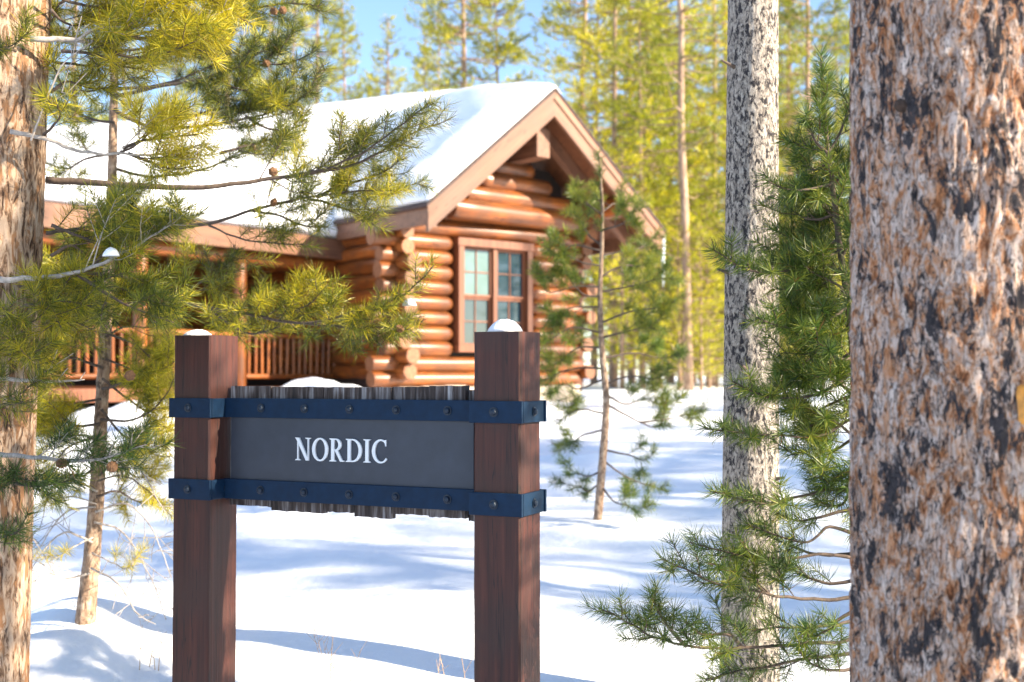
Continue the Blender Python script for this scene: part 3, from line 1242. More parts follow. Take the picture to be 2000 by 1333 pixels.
def grow_branch(tree, pts, r0, r1=.0022, fs=.3, sp=.05, ls=.26, nl=.066, dens=760, nw=.0018, mat='needle', tint=.5, sub=True,
                bark='twig', up=.25, bare=0.0, flat=.55, name='branch', spread=1.22):
    """a limb along pts with side shoots; shoots carry needles like a bottle brush"""
    pts = [Vector(p) for p in pts]
    path = catmull(pts, 7)
    L = sum((b - a).length for a, b in zip(path, path[1:]))
    sd = random.random() * 90
    for i, p in enumerate(path[1:], 1):
        path[i] = p + Vector((noise.noise(Vector((i * .35, sd, 0))), noise.noise(Vector((i * .35, sd, 7))), noise.noise(Vector((i * .35, sd, 3))))) * min(.007, L * .012)
    org = tree.location
    wood = MB(); nd = Needles()
    rad = [r0 + (r1 - r0) * (i / (len(path) - 1)) ** .8 for i in range(len(path))]
    wood.tube([p - org for p in path], rad, 7)

    def foliage(a, b, scale=1.0, tn=None):
        ln = (b - a).length
        nd.shoot(a, b, max(8, int(dens * ln * scale)), nl, spread, nw, tn if tn is not None else tint)
    # terminal part
    cum, acc = [0.0], 0
    for a, b in zip(path, path[1:]):
        acc += (b - a).length; cum.append(acc)

    def pos(d):
        for i in range(len(path) - 1):
            if cum[i + 1] >= d:
                k = (d - cum[i]) / max(1e-6, cum[i + 1] - cum[i])
                return path[i].lerp(path[i + 1], k), (path[i + 1] - path[i]).normalized()
        return path[-1], (path[-1] - path[-2]).normalized()
    tl = min(L * .5, .26)
    if dens > 0:
        seg = 4
        for i in range(seg):
            a, _ = pos(L - tl + tl * i / seg); b, _ = pos(L - tl + tl * (i + 1) / seg)
            foliage(a, b + (b - a) * .1)
    d = fs * L
    side = random.choice((-1, 1))
    while d < L * .97:
        p, t = pos(d)
        fr = d / L
        if random.random() > bare:
            perp = t.cross(Vector((0, 0, 1)))
            if perp.length < .2:
                perp = rand_perp(t)
            perp.normalize()
            rp = rand_perp(t)
            sd_ = (perp * side * flat + rp * (1 - flat) + Vector((0, 0, up * .6))).normalized()
            length = ls * (1.15 - .75 * (fr - fs) / (1 - fs + 1e-6)) * random.uniform(.45, 1.15)
            dirv = (t * random.uniform(.55, 1.0) + sd_).normalized()
            q0 = p
            q1 = p + dirv * length * .5
            dir2 = (dirv + t * .25 + Vector((0, 0, up))).normalized()
            q2 = q1 + dir2 * length * .5
            wood.tube([q0 - org, q1 - org, q2 - org], [max(.0016, r0 * .3 * (1 - fr * .5)) if r0 < .02 else .004, .0022, .0014], 4, False)
            if dens > 0:
                tn = min(.9, max(.05, tint + random.uniform(-.18, .22)))
                if length < .2:
                    foliage(q0.lerp(q1, .35), q1, .9, tn)
                else:
                    foliage(q0.lerp(q1, .75), q1, .8, tn)
                foliage(q1, q2 + dir2 * .015, 1.1, tn)
                if sub and length > .13:
                    for kk in range(random.choice((2, 2, 3, 4))):
                        s0 = q0.lerp(q2, random.uniform(.3, .75))
                        sdir = (dirv * .8 + rand_perp(dirv) * .8 + Vector((0, 0, up))).normalized()
                        sl = length * random.uniform(.3, .55)
                        s1 = s0 + sdir * sl
                        wood.tube([s0 - org, s1 - org], [.0018, .0012], 4, False)
                        foliage(s0.lerp(s1, .15), s1 + sdir * .012, 1.05, tn)
            else:
                if sub and length > .1:
                    for kk in range(2):
                        s0 = q0.lerp(q2, random.uniform(.3, .8))
                        s1 = s0 + (dirv + rand_perp(dirv) * .9).normalized() * length * .4
                        wood.tube([s0 - org, s1 - org], [.0020, .0012], 4, False)
        side = -side
        d += sp * random.uniform(.6, 1.4)
    br = wood.build(name, M[bark], tree, True)
    if nd.P:
        o = nd.build('needles', M[mat], br, True, org)
        o['kind'] = 'stuff'
    return br


def px_path(lst, d0, d1=None):
    d1 = d0 if d1 is None else d1
    n = len(lst)
    return [at(x_, y_, d0 + (d1 - d0) * i / max(1, n - 1)) for i, (x_, y_) in enumerate(lst)]


def trunk_mesh(path, radii, seg, bark_amp, freq, zs=.4, seed=0.0, sharp=False):
    """rings of a trunk with real bark relief"""
    path = [Vector(p) for p in path]
    n = len(path)
    A = np.linspace(0, 2 * math.pi, seg, endpoint=False)
    v = []
    for i, p in enumerate(path):
        for a in A:
            ca, sa = math.cos(a), math.sin(a)
            q_ = Vector((ca * radii[i] * freq, sa * radii[i] * freq, p.z * freq * zs + seed))
            if sharp:
                w_ = q_ + noise.noise_vector(q_ * .6) * .7
                rg = abs(noise.noise(w_))
                h_ = min(.5, rg * 2.2) + .3 * noise.noise(w_ * 2.4) + .2 * noise.noise(w_ * 5.1) - .3
            else:
                h_ = noise.noise(q_) + .5 * noise.noise(q_ * 2.3)
            rr = radii[i] * (1 + .03 * noise.noise(Vector((ca, sa, p.z * .8 + seed)))) + bark_amp * h_
            v.append((p.x + ca * rr, p.y + sa * rr, p.z))
    i0 = (np.arange(n - 1)[:, None] * seg + np.arange(seg)[None, :])
    i1 = (np.arange(n - 1)[:, None] * seg + (np.arange(seg)[None, :] + 1) % seg)
    F = np.stack([i0.ravel(), i1.ravel(), (i1 + seg).ravel(), (i0 + seg).ravel()], 1)
    return np_mesh('trunk', v, [F])


def line_path(p0, p1, n):
    return [Vector(p0).lerp(Vector(p1), i / (n - 1)) for i in range(n)]


def top_of(p_low, p_high, z):
    d = (p_high - p_low)
    return p_low + d * ((z - p_low.z) / d.z)


# --- big foreground trunk at right
def tree_root(name, x, y, label, cat='tree', group=None, dz=0.0):
    o = empty(name, (x, y, ground_z(x, y) + dz))
    return tag(o, label, cat, group)


bx, by, br_ = (1868 - CX) / FPX * 2.62, 2.62, .222
T1 = tree_root('pine_tree', bx, by, 'massive orange and black plated pine trunk at the right edge')
zs_ = np.linspace(-.3, 3.4, 560)
me = trunk_mesh([(0, 0, z) for z in zs_], [br_ * (1.06 - .035 * z + (.25 * math.exp(-max(0, z + .3) * 5))) for z in zs_], 260, .019, 30, .32, 3.0, True)
link('trunk', me, M['bark_big'], T1, True)
mb = MB()
mb.tube([(0, 0, 3.4), (.02, .03, 7), (0, .1, 11), (.05, .1, 15)], [br_ * .94, .17, .11, .03], 14)
mb.build('upper_trunk', M['bark_big'], T1, True)

m_ = MB()
sp0 = at(1983, 795, 2.43) - T1.location
nn = 14
vv, ff = [], []
for j in range(7):
    for k in range(nn):
        a_ = 2 * math.pi * k / nn
        rr = j / 6
        vv.append((.021 * rr * math.cos(a_) * (1 + .25 * math.sin(3 * a_ + 1)), -.012 * (1 - rr * rr), .058 * rr * math.sin(a_) * (1 + .2 * math.cos(2 * a_))))
for j in range(6):
    for k in range(nn):
        ff.append((j * nn + k, j * nn + (k + 1) % nn, (j + 1) * nn + (k + 1) % nn, (j + 1) * nn + k))
m_.add(vv, ff)
M['sap'] = plain('amber_sap', (.62, .25, .03), .25, 0, 60, .4)
o = m_.build('sap_scar', M['sap'], T1, True)
dirr = Vector((sp0.x, sp0.y, 0)).normalized()
o.location = dirr * (br_ * 1.0 + .003) + Vector((0, 0, sp0.z))
o.rotation_euler = (0, 0, math.atan2(dirr.y, dirr.x) + math.pi / 2)
sp0 = at(1722, 196, 2.43) - T1.location
dirr = Vector((sp0.x, sp0.y, 0)).normalized()
m_ = MB()
m_.tube([dirr * (br_ * .9), dirr * (br_ + .004), dirr * (br_ + .014)], [.020, .013, .005], 7)
o = m_.build('branch_stub', plain('dark_stub', (.05, .03, .022), .9, 0, 60, .4), T1)
o.location = (0, 0, sp0.z)

# --- grey mottled trunk
pb0, pb1 = at(1465, 1200, 4.9), at(1471, 0, 4.9)
gz = ground_z(pb0.x, pb0.y)
T2 = tree_root('pine_tree', pb0.x, pb0.y, 'straight grey speckled pine trunk between the young pines')
low, high = top_of(pb0, pb1, gz - .3), top_of(pb0, pb1, 4.2)
pp = [p - T2.location for p in line_path(low, high, 330)]
rr0 = 105 / FPX * 4.9 / 2
me = trunk_mesh(pp, [rr0 * (1.06 - .045 * p.z + .3 * math.exp(-max(0, p.z + .3) * 6)) for p in pp], 130, .0045, 62, .5, 9.0, True)
link('trunk', me, M['bark_grey'], T2, True)
mb = MB()
mb.tube([pp[-1], pp[-1] + Vector((.03, .05, 4)), pp[-1] + Vector((0, .1, 8)), pp[-1] + Vector((0, .1, 10))], [rr0 * .87, .075, .04, .01], 12)
mb.build('upper_trunk', M['bark_grey'], T2, True)

for zst, ast, lst_ in ((1.35, 4.3, .05), (2.05, 5.2, .035), (2.6, 3.7, .06), (.9, 5.6, .04), (1.75, 3.4, .045)):
    dv = Vector((math.cos(ast), math.sin(ast), .25))
    c0 = min(pp, key=lambda p: abs(p.z - zst))
    m_ = MB()
    m_.tube([c0 + dv * rr0 * .8, c0 + dv * (rr0 + .01), c0 + dv * (rr0 + lst_)], [.012, .008, .004], 7)
    m_.build('branch_stub', M['twig'], T2)

# --- leaning left trunk
pl0, pl1 = at(-45, 1300, 4.25), at(8, 0, 4.25)
T3 = tree_root('pine_tree', pl0.x, pl0.y, 'leaning cream and brown pine trunk at the left edge with dead side branches')
low, high = top_of(pl0, pl1, ground_z(pl0.x, pl0.y) - .3), top_of(pl0, pl1, 3.6)
pp = [p - T3.location for p in line_path(low, high, 360)]
me = trunk_mesh(pp, [.165 * (1.05 - .035 * p.z + .3 * math.exp(-max(0, p.z + .3) * 6)) for p in pp], 150, .007, 34, .35, 21.0, True)
link('trunk', me, M['bark_left'], T3, True)
mb = MB()
mb.tube([pp[-1], pp[-1] + Vector((.1, .05, 3)), pp[-1] + Vector((.15, .1, 7)), pp[-1] + Vector((.2, .1, 9))], [.15, .11, .05, .01], 12)
mb.build('upper_trunk', M['bark_left'], T3, True)


def B(tree, lst, d0, d1=None, **k):
    return grow_branch(tree, px_path(lst, d0, d1), k.pop('r0', .009), **k)


# limbs of the left trunk, reaching right
B(T3, [(60, 76), (130, 78), (205, 82), (300, 62), (390, 40), (455, 15)], 4.12, 4.3, r0=.012, fs=.34, sp=.045, ls=.25, tint=.72, bark='deadtwig')
B(T3, [(150, 80), (190, 55), (250, 50), (330, 5)], 4.15, 4.1, r0=.008, fs=.3, sp=.045, ls=.22, tint=.72, bark='deadtwig')
B(T3, [(190, 82), (250, 110), (320, 105), (385, 80)], 4.18, 4.1, r0=.006, fs=.2, sp=.045, ls=.2, tint=.7)
B(T3, [(70, -40), (180, -20), (320, -25), (450, -12)], 4.2, 4.4, r0=.012, fs=.2, sp=.04, ls=.3, tint=.7)
B(T3, [(80, 40), (110, 10), (170, -10), (240, 0)], 4.3, 4.6, r0=.008, fs=.2, sp=.045, ls=.22, tint=.6)
B(T3, [(85, 120), (140, 125), (185, 130), (215, 120)], 4.3, 4.5, r0=.007, fs=.25, sp=.05, ls=.2, tint=.6)
B(T3, [(20, 257), (90, 272), (150, 295), (230, 302), (320, 300), (400, 280)], 4.05, 4.2, r0=.009, fs=.55, sp=.04, ls=.22, tint=.75, bark='deadtwig')
B(T3, [(230, 302), (270, 280), (310, 240), (325, 215)], 4.15, 4.1, r0=.005, fs=.2, sp=.045, ls=.16, tint=.75)
B(T3, [(85, 265), (105, 245), (118, 225), (112, 205)], 4.1, 3.95, r0=.006, fs=.1, sp=.04, ls=.13, tint=.6)
B(T3, [(90, 352), (220, 360), (380, 368), (480, 356), (600, 340), (700, 318), (790, 268), (880, 232)], 4.5, 4.7, r0=.015, fs=.5, sp=.06, ls=.26, tint=.45)
B(T3, [(560, 345), (640, 330), (720, 290), (790, 240), (840, 200)], 4.62, 4.5, r0=.006, fs=.2, sp=.05, ls=.18, tint=.4)
B(T3, [(90, 455), (130, 450), (190, 440), (235, 420)], 4.2, 4.3, r0=.008, fs=.1, sp=.04, ls=.22, tint=.72)
B(T3, [(0, 546), (80, 543), (160, 530), (230, 500), (300, 460), (345, 425)], 3.95, 3.9, r0=.011, fs=.45, sp=.035, ls=.24, tint=.35, bark='deadtwig')
B(T3, [(150, 535), (210, 575), (280, 610), (340, 630)], 3.95, 3.9, r0=.007, fs=.15, sp=.032, ls=.24, tint=.35)
B(T3, [(160, 530), (230, 540), (290, 550), (350, 560)], 4.0, 4.1, r0=.007, fs=.15, sp=.035, ls=.22, tint=.35)
B(T3, [(40, 600), (90, 590), (140, 590), (180, 600)], 4.0, 3.95, r0=.006, fs=.1, sp=.035, ls=.2, tint=.55)
B(T3, [(30, 100), (15, 95), (5, 100), (-10, 90)], 4.0, 3.7, r0=.006, fs=.1, sp=.05, ls=.16, tint=.4)
B(T3, [(40, 650), (30, 630), (20, 620), (5, 600)], 4.0, 3.7, r0=.006, fs=.1, sp=.05, ls=.14, tint=.55)
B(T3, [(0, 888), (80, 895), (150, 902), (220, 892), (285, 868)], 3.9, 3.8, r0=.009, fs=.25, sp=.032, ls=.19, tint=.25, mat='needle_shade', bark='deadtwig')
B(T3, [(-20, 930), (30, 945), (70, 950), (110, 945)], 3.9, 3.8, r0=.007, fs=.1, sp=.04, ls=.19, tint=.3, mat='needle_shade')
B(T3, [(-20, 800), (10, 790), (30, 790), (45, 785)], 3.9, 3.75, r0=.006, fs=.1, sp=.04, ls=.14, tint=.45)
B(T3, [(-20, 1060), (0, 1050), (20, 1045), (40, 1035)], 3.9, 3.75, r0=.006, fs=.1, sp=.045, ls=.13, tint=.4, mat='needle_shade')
B(T3, [(-10, 738), (60, 744), (120, 745), (165, 742)], 4.0, 4.0, r0=.009, fs=.4, dens=0, ls=.16, sp=.08, bark='deadtwig')
B(T3, [(60, 275), (90, 200), (120, 130), (180, 80)], 4.02, 4.1, r0=.004, fs=.3, dens=0, ls=.2, sp=.12, bark='deadtwig')

for lst, d1, tn in (([(100, -10), (160, 10), (230, 20), (300, 15)], 4.5, .78), ([(120, 100), (180, 105), (240, 130), (300, 140)], 4.3, .75),
                    ([(220, 40), (290, 30), (360, 45), (440, 60)], 4.2, .8), ([(260, 75), (320, 75), (370, 95), (420, 100)], 4.35, .78),
                    ([(100, 20), (120, 40), (150, 50), (200, 35)], 4.4, .7), ([(300, -20), (360, -5), (420, 5), (470, 35)], 4.35, .78),
                    ([(240, 290), (280, 275), (330, 270), (395, 262)], 4.15, .8), ([(250, 300), (300, 320), (340, 330), (385, 325)], 4.2, .75),
                    ([(100, 440), (150, 460), (200, 475), (250, 480)], 4.25, .7), ([(100, 500), (140, 480), (170, 500), (200, 520)], 4.3, .6),
                    ([(180, 520), (230, 470), (270, 440), (290, 410)], 4.0, .4), ([(200, 560), (250, 580), (300, 570), (360, 590)], 4.05, .35),
                    ([(40, 560), (70, 570), (100, 600), (120, 640)], 3.95, .6), ([(80, 640), (110, 620), (150, 630), (190, 650)], 4.2, .5),
                    ([(100, 180), (130, 160), (160, 165), (185, 150)], 4.4, .6), ([(-10, 690), (10, 680), (40, 690), (60, 700)], 3.85, .55)):
    B(T3, lst, 4.15, d1, r0=.007, fs=.12, sp=.042, ls=.2, tint=tn)

# --- thin pine behind the left trunk
tp = px_path([(163, 1262), (170, 1180), (180, 1080), (188, 980), (198, 800), (207, 640), (216, 440), (221, 250), (224, 60), (226, -200), (228, -420)], 5.75)
T4 = tree_root('pine_tree', tp[0].x, tp[0].y, 'thin pine with a pale base rising from the snow left of the sign')
path = catmull(tp, 24)
rp = [.014 * math.exp(-max(0, p.z - tp[0].z) * 3) + .040 - .0078 * (p.z - tp[0].z) for p in path]
base_ext = [path[0] + (path[0] - path[4]) * 1.5] + path
me = trunk_mesh([p - T4.location for p in base_ext], [rp[0] * 1.15] + [max(.008, r_) for r_ in rp], 40, .003, 70, .4, 4.0)
link('trunk', me, M['bark_thin'], T4, True)
B(T4, [(224, 188), (300, 172), (400, 152), (480, 128), (560, 124), (618, 100)], 5.7, 5.4, r0=.011, fs=.4, sp=.05, ls=.26, tint=.3)
B(T4, [(224, 215), (300, 250), (400, 245), (500, 228), (590, 190), (632, 125)], 5.7, 5.3, r0=.011, fs=.35, sp=.05, ls=.3, tint=.3)
B(T4, [(224, 175), (320, 165), (410, 130), (480, 85)], 5.75, 5.9, r0=.010, fs=.3, sp=.06, ls=.26, tint=.35)
B(T4, [(225, 60), (330, 40), (450, 22), (560, 8), (625, 12)], 5.7, 5.5, r0=.012, fs=.3, sp=.055, ls=.3, tint=.4)
B(T4, [(225, 20), (300, -30), (420, -40), (560, -30)], 5.7, 5.9, r0=.012, fs=.3, sp=.055, ls=.34, tint=.4)
for lst, d1 in (([(226, 130), (300, 110), (380, 95), (450, 110)], 6.0), ([(225, 100), (330, 90), (430, 60), (520, 40)], 5.9),
                ([(350, 235), (420, 215), (480, 205), (540, 215)], 5.8), ([(400, 150), (450, 170), (500, 180), (560, 175)], 5.7),
                ([(480, 228), (520, 250), (560, 255), (600, 240)], 5.4), ([(430, 300), (480, 285), (530, 275), (580, 290)], 5.9),
                ([(225, 300), (170, 310), (130, 330), (95, 320)], 5.9), ([(490, 412), (540, 420), (590, 440), (640, 445)], 5.2),
                ([(600, 386), (650, 400), (700, 420), (730, 440)], 5.1), ([(620, 386), (680, 360), (740, 340), (790, 310)], 5.0),
                ([(330, 590), (380, 560), (410, 530), (400, 490)], 5.5),
                ([(690, 605), (720, 640), (760, 655), (785, 640)], 4.95)):
    B(T4, lst, 5.7 if lst[0][0] < 300 else 5.45, d1, r0=.008, fs=.2, sp=.05, ls=.22, tint=.4)
B(T4, [(222, 240), (170, 230), (120, 200), (95, 190)], 5.7, 5.9, r0=.008, fs=.2, sp=.06, ls=.24, tint=.3)
B(T4, [(220, 330), (300, 345), (400, 330), (500, 290), (570, 280)], 5.8, 6.0, r0=.009, fs=.5, sp=.06, ls=.24, tint=.25)
B(T4, [(218, 470), (300, 450), (405, 438), (490, 412), (600, 386), (700, 374), (800, 372)], 5.6, 5.0, r0=.014, fs=.55, sp=.05, ls=.28, tint=.5)
B(T4, [(405, 438), (450, 460), (520, 475), (600, 478)], 5.4, 5.3, r0=.006, fs=.2, sp=.055, ls=.2, tint=.45)
B(T4, [(218, 560), (300, 580), (400, 600), (490, 615), (600, 632), (700, 606), (790, 575), (848, 520)], 5.5, 4.8, r0=.013, fs=.28, sp=.06, ls=.22, tint=.55)
B(T4, [(540, 618), (580, 605), (610, 590), (640, 555)], 5.2, 5.1, r0=.006, fs=.1, sp=.045, ls=.18, tint=.6)
B(T4, [(600, 632), (680, 640), (750, 640), (800, 645)], 5.1, 5.0, r0=.006, fs=.1, sp=.04, ls=.2, tint=.5)
B(T4, [(400, 600), (480, 650), (540, 640), (600, 610)], 5.35, 5.2, r0=.006, fs=.1, sp=.045, ls=.2, tint=.5)
B(T4, [(212, 480), (260, 440), (300, 430), (350, 440)], 5.75, 5.6, r0=.009, fs=.2, sp=.05, ls=.26, tint=.55)
B(T4, [(212, 520), (160, 500), (120, 510), (95, 540)], 5.75, 5.6, r0=.009, fs=.2, sp=.05, ls=.26, tint=.5)
B(T4, [(208, 600), (150, 610), (120, 650), (95, 640)], 5.75, 5.5, r0=.009, fs=.2, sp=.05, ls=.25, tint=.55)
B(T4, [(206, 650), (260, 670), (300, 700), (335, 690)], 5.7, 5.6, r0=.008, fs=.2, sp=.055, ls=.24, tint=.7)
B(T4, [(202, 720), (140, 700), (110, 720), (85, 760)], 5.7, 5.5, r0=.008, fs=.15, sp=.05, ls=.24, tint=.72)
B(T4, [(200, 760), (270, 740), (320, 720), (350, 700)], 5.7, 5.5, r0=.008, fs=.2, sp=.055, ls=.22, tint=.65)
B(T4, [(197, 820), (260, 820), (310, 790), (340, 740)], 5.7, 5.5, r0=.008, fs=.25, sp=.05, ls=.2, tint=.7)
B(T4, [(195, 830), (140, 830), (110, 800), (80, 770)], 5.7, 5.5, r0=.008, fs=.25, sp=.055, ls=.2, tint=.72)
B(T4, [(190, 900), (250, 890), (300, 880), (340, 860)], 5.7, 5.6, r0=.006, fs=.3, sp=.07, ls=.18, tint=.75)
B(T4, [(190, 940), (240, 930), (290, 960), (335, 1010)], 5.7, 5.6, r0=.005, fs=.3, sp=.1, ls=.16, tint=.75, bare=.4)
for lst in ([(186, 1000), (250, 985), (300, 1040), (335, 1130)], [(186, 990), (130, 1000), (90, 1050), (60, 1100)],
            [(180, 1060), (130, 1040), (90, 1070), (50, 1130)], [(184, 1020), (240, 1040), (290, 1120), (325, 1210)],
            [(176, 1120), (130, 1130), (90, 1120), (60, 1140)], [(178, 1110), (230, 1140), (270, 1200), (290, 1200)],
            [(190, 960), (140, 940), (100, 960), (70, 1010)], [(200, 860), (260, 900), (300, 960), (330, 1020)],
            [(195, 900), (150, 880), (110, 900), (80, 930)]):
    B(T4, lst, 5.7, 5.4 + random.random() * .5, r0=.006, fs=.15, sp=.06, ls=.30, dens=0, bark='deadtwig')
for lst in ([(182, 1050), (140, 1070), (110, 1090), (90, 1080)], [(180, 1080), (220, 1100), (250, 1110), (270, 1080)], [(188, 985), (140, 970), (100, 985), (80, 960)]):
    B(T4, lst, 5.7, 5.5, r0=.004, fs=.4, sp=.12, ls=.13, tint=.9, dens=700, bark='deadtwig')

for lst in ([(200, 700), (250, 720), (290, 760), (330, 770)], [(200, 690), (150, 660), (110, 680), (80, 700)], [(198, 800), (240, 850), (280, 860), (330, 840)],
            [(198, 780), (150, 790), (120, 830), (85, 850)], [(204, 660), (240, 640), (280, 640), (330, 640)], [(196, 860), (150, 850), (110, 860), (75, 880)],
            [(194, 880), (240, 870), (290, 850), (340, 830)], [(196, 850), (140, 870), (110, 900), (90, 940)], [(192, 910), (160, 930), (120, 930), (85, 990)],
            [(188, 970), (230, 960), (270, 980), (320, 975)], [(200, 740), (250, 780), (300, 820), (335, 890)], [(192, 930), (230, 900), (260, 930), (310, 930)]):
    B(T4, lst, 5.7, 5.4 + random.random() * .6, r0=.007, fs=.2, sp=.055, ls=.22, tint=.78)

# --- young pine in the middle, in front of the cabin
tp = px_path([(1167, 1022), (1172, 960), (1180, 860), (1184, 780), (1177, 700), (1172, 590), (1176, 470), (1176, 390), (1170, 300)], 9.05)
T5 = tree_root('young_pine_tree', tp[0].x, tp[0].y, 'slender young pine with sparse tufts standing before the cabin corner')
path = catmull(tp, 10)
hh = path[-1].z - path[0].z
me = trunk_mesh([p - T5.location for p in [path[0] - Vector((0, 0, .2))] + path], [.038] + [.030 * (1 - (p.z - path[0].z) / hh) ** .8 + .005 for p in path], 18, .003, 40, .4, 6.0)
link('trunk', me, M['bark_thin'], T5, True)
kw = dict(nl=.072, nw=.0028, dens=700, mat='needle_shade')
dd = lambda: 9.05 + random.uniform(-.5, .5)
B(T5, [(1176, 470), (1175, 420), (1172, 350), (1169, 298)], 9.05, 9.05, r0=.010, fs=.05, sp=.09, ls=.10, tint=.5, sub=False, **kw)
for lst in ([(1176, 420), (1150, 400), (1130, 385), (1116, 365)], [(1176, 415), (1195, 400), (1212, 395), (1215, 360)],
            [(1175, 480), (1150, 460), (1135, 430), (1135, 410)], [(1175, 490), (1120, 480), (1085, 500), (1062, 480)],
            [(1174, 520), (1130, 510), (1100, 490), (1080, 450)], [(1175, 500), (1220, 490), (1260, 480), (1290, 450)],
            [(1173, 560), (1120, 560), (1070, 570), (1040, 520)], [(1173, 570), (1230, 560), (1290, 545), (1330, 545)],
            [(1173, 600), (1130, 600), (1090, 610), (1060, 640)], [(1174, 630), (1230, 610), (1290, 600), (1320, 590)],
            [(1176, 680), (1130, 680), (1090, 710), (1060, 720)], [(1178, 700), (1240, 690), (1290, 700), (1330, 690)],
            [(1180, 740), (1130, 760), (1100, 750), (1070, 770)], [(1182, 750), (1230, 735), (1280, 740), (1310, 720)],
            [(1184, 790), (1250, 825), (1290, 830), (1305, 760)], [(1250, 825), (1300, 820), (1340, 810), (1378, 802)],
            [(1182, 840), (1140, 850), (1110, 870), (1080, 868)], [(1181, 880), (1230, 890), (1260, 900), (1280, 880)],
            [(1178, 900), (1220, 930), (1270, 950), (1305, 962)], [(1176, 920), (1150, 930), (1125, 925), (1105, 930)],
            [(1176, 450), (1210, 440), (1235, 420), (1245, 395)], [(1175, 540), (1215, 520), (1250, 520), (1275, 500)], [(1174, 580), (1140, 575), (1110, 540), (1100, 500)],
            [(1174, 650), (1120, 640), (1080, 660), (1050, 690)], [(1176, 660), (1220, 650), (1260, 640), (1300, 650)], [(1179, 720), (1120, 720), (1070, 740), (1040, 760)],
            [(1182, 770), (1220, 790), (1255, 780), (1290, 790)], [(1183, 810), (1140, 800), (1110, 810), (1085, 830)],
            [(1174, 950), (1200, 980), (1230, 990), (1250, 1010)], [(1174, 940), (1150, 960), (1130, 950), (1110, 960)]):
    up_ = lst[0][1] < 700
    B(T5, lst, 9.05, dd(), r0=.009, fs=.25 if up_ else .4, sp=.09 if up_ else .11, ls=.24, tint=.72 if up_ else .55, bark='twig', **kw)

# --- young pine at right, partly behind the big trunk
tp = px_path([(1700, 1420), (1690, 1100), (1675, 800), (1660, 620), (1640, 480), (1622, 330), (1610, 220), (1604, 108)], 3.95)
gzb = ground_z(tp[0].x, tp[0].y)
T6 = tree_root('young_pine_tree', tp[0].x, tp[0].y, 'dense dark green young pine reaching out from behind the large right trunk')
path = catmull(tp, 12)
path = [Vector((path[0].x + .02, path[0].y, gzb - .15))] + path
hh = path[-1].z - path[0].z
me = trunk_mesh([p - T6.location for p in path], [.021 * (1 - (p.z - path[0].z) / hh) ** .8 + .0035 for p in path], 16, .0015, 70, .4, 2.0)
link('trunk', me, M['twig'], T6, True)
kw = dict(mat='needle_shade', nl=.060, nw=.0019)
B(T6, [(1640, 470), (1622, 330), (1610, 220), (1604, 108)], 3.95, 3.95, r0=.008, fs=.05, sp=.06, ls=.10, tint=.45, dens=1300, sub=False, **kw)
for lst, d1, ls, fs in (
        ([(1618, 300), (1595, 280), (1580, 250), (1572, 235)], 3.9, .12, .1),
        ([(1618, 300), (1640, 260), (1655, 220), (1668, 190)], 4.0, .14, .1),
        ([(1625, 360), (1580, 370), (1540, 370), (1500, 355)], 3.8, .17, .1),
        ([(1625, 370), (1650, 330), (1665, 300), (1690, 280)], 4.0, .16, .1),
        ([(1630, 420), (1590, 430), (1560, 420), (1530, 400)], 4.1, .18, .1),
        ([(1636, 470), (1600, 480), (1560, 470), (1520, 440)], 4.2, .18, .1),
        ([(1640, 490), (1560, 525), (1470, 530), (1395, 488)], 3.75, .17, .15),
        ([(1645, 520), (1600, 560), (1560, 560), (1530, 570)], 4.1, .2, .1),
        ([(1650, 560), (1620, 600), (1570, 610), (1540, 640)], 4.0, .2, .1),
        ([(1655, 600), (1590, 640), (1530, 640), (1480, 620)], 3.75, .2, .1),
        ([(1660, 640), (1620, 660), (1580, 690), (1530, 690)], 4.1, .2, .1),
        ([(1662, 690), (1600, 720), (1550, 735), (1510, 720)], 4.2, .2, .1),
        ([(1668, 720), (1600, 770), (1500, 775), (1430, 745)], 3.8, .19, .1),
        ([(1670, 770), (1620, 790), (1580, 810), (1540, 800)], 4.1, .2, .1),
        ([(1672, 810), (1600, 850), (1500, 850), (1375, 838)], 3.7, .19, .1),
        ([(1674, 850), (1630, 880), (1590, 880), (1540, 890)], 4.0, .19, .1),
        ([(1675, 880), (1650, 930), (1620, 940), (1590, 930)], 3.85, .17, .1),
        ([(1620, 310), (1600, 330), (1580, 330), (1560, 310)], 4.1, .14, .05), ([(1630, 400), (1650, 400), (1665, 380), (1680, 350)], 4.1, .18, .05),
        ([(1640, 450), (1610, 400), (1590, 370), (1570, 350)], 4.15, .16, .05), ([(1645, 500), (1660, 470), (1670, 440), (1690, 420)], 3.85, .18, .05),
        ([(1650, 540), (1620, 520), (1590, 500), (1550, 500)], 4.2, .18, .05), ([(1655, 590), (1640, 560), (1600, 540), (1570, 520)], 3.8, .17, .05),
        ([(1665, 650), (1640, 620), (1610, 580), (1590, 560)], 4.2, .2, .05), ([(1668, 700), (1640, 700), (1610, 680), (1580, 650)], 3.8, .18, .05),
        ([(1672, 780), (1640, 750), (1600, 730), (1560, 760)], 4.15, .2, .05), ([(1675, 860), (1640, 830), (1610, 820), (1570, 840)], 3.85, .18, .05),
        ([(1680, 900), (1650, 980), (1610, 985), (1580, 960)], 4.0, .16, .1)):
    B(T6, lst, 3.95, d1, r0=.006, fs=fs, sp=.037 if lst[-1][0] > 1500 else .05, ls=ls if lst[-1][0] > 1500 else ls * .62, tint=.45, dens=1150, **kw)
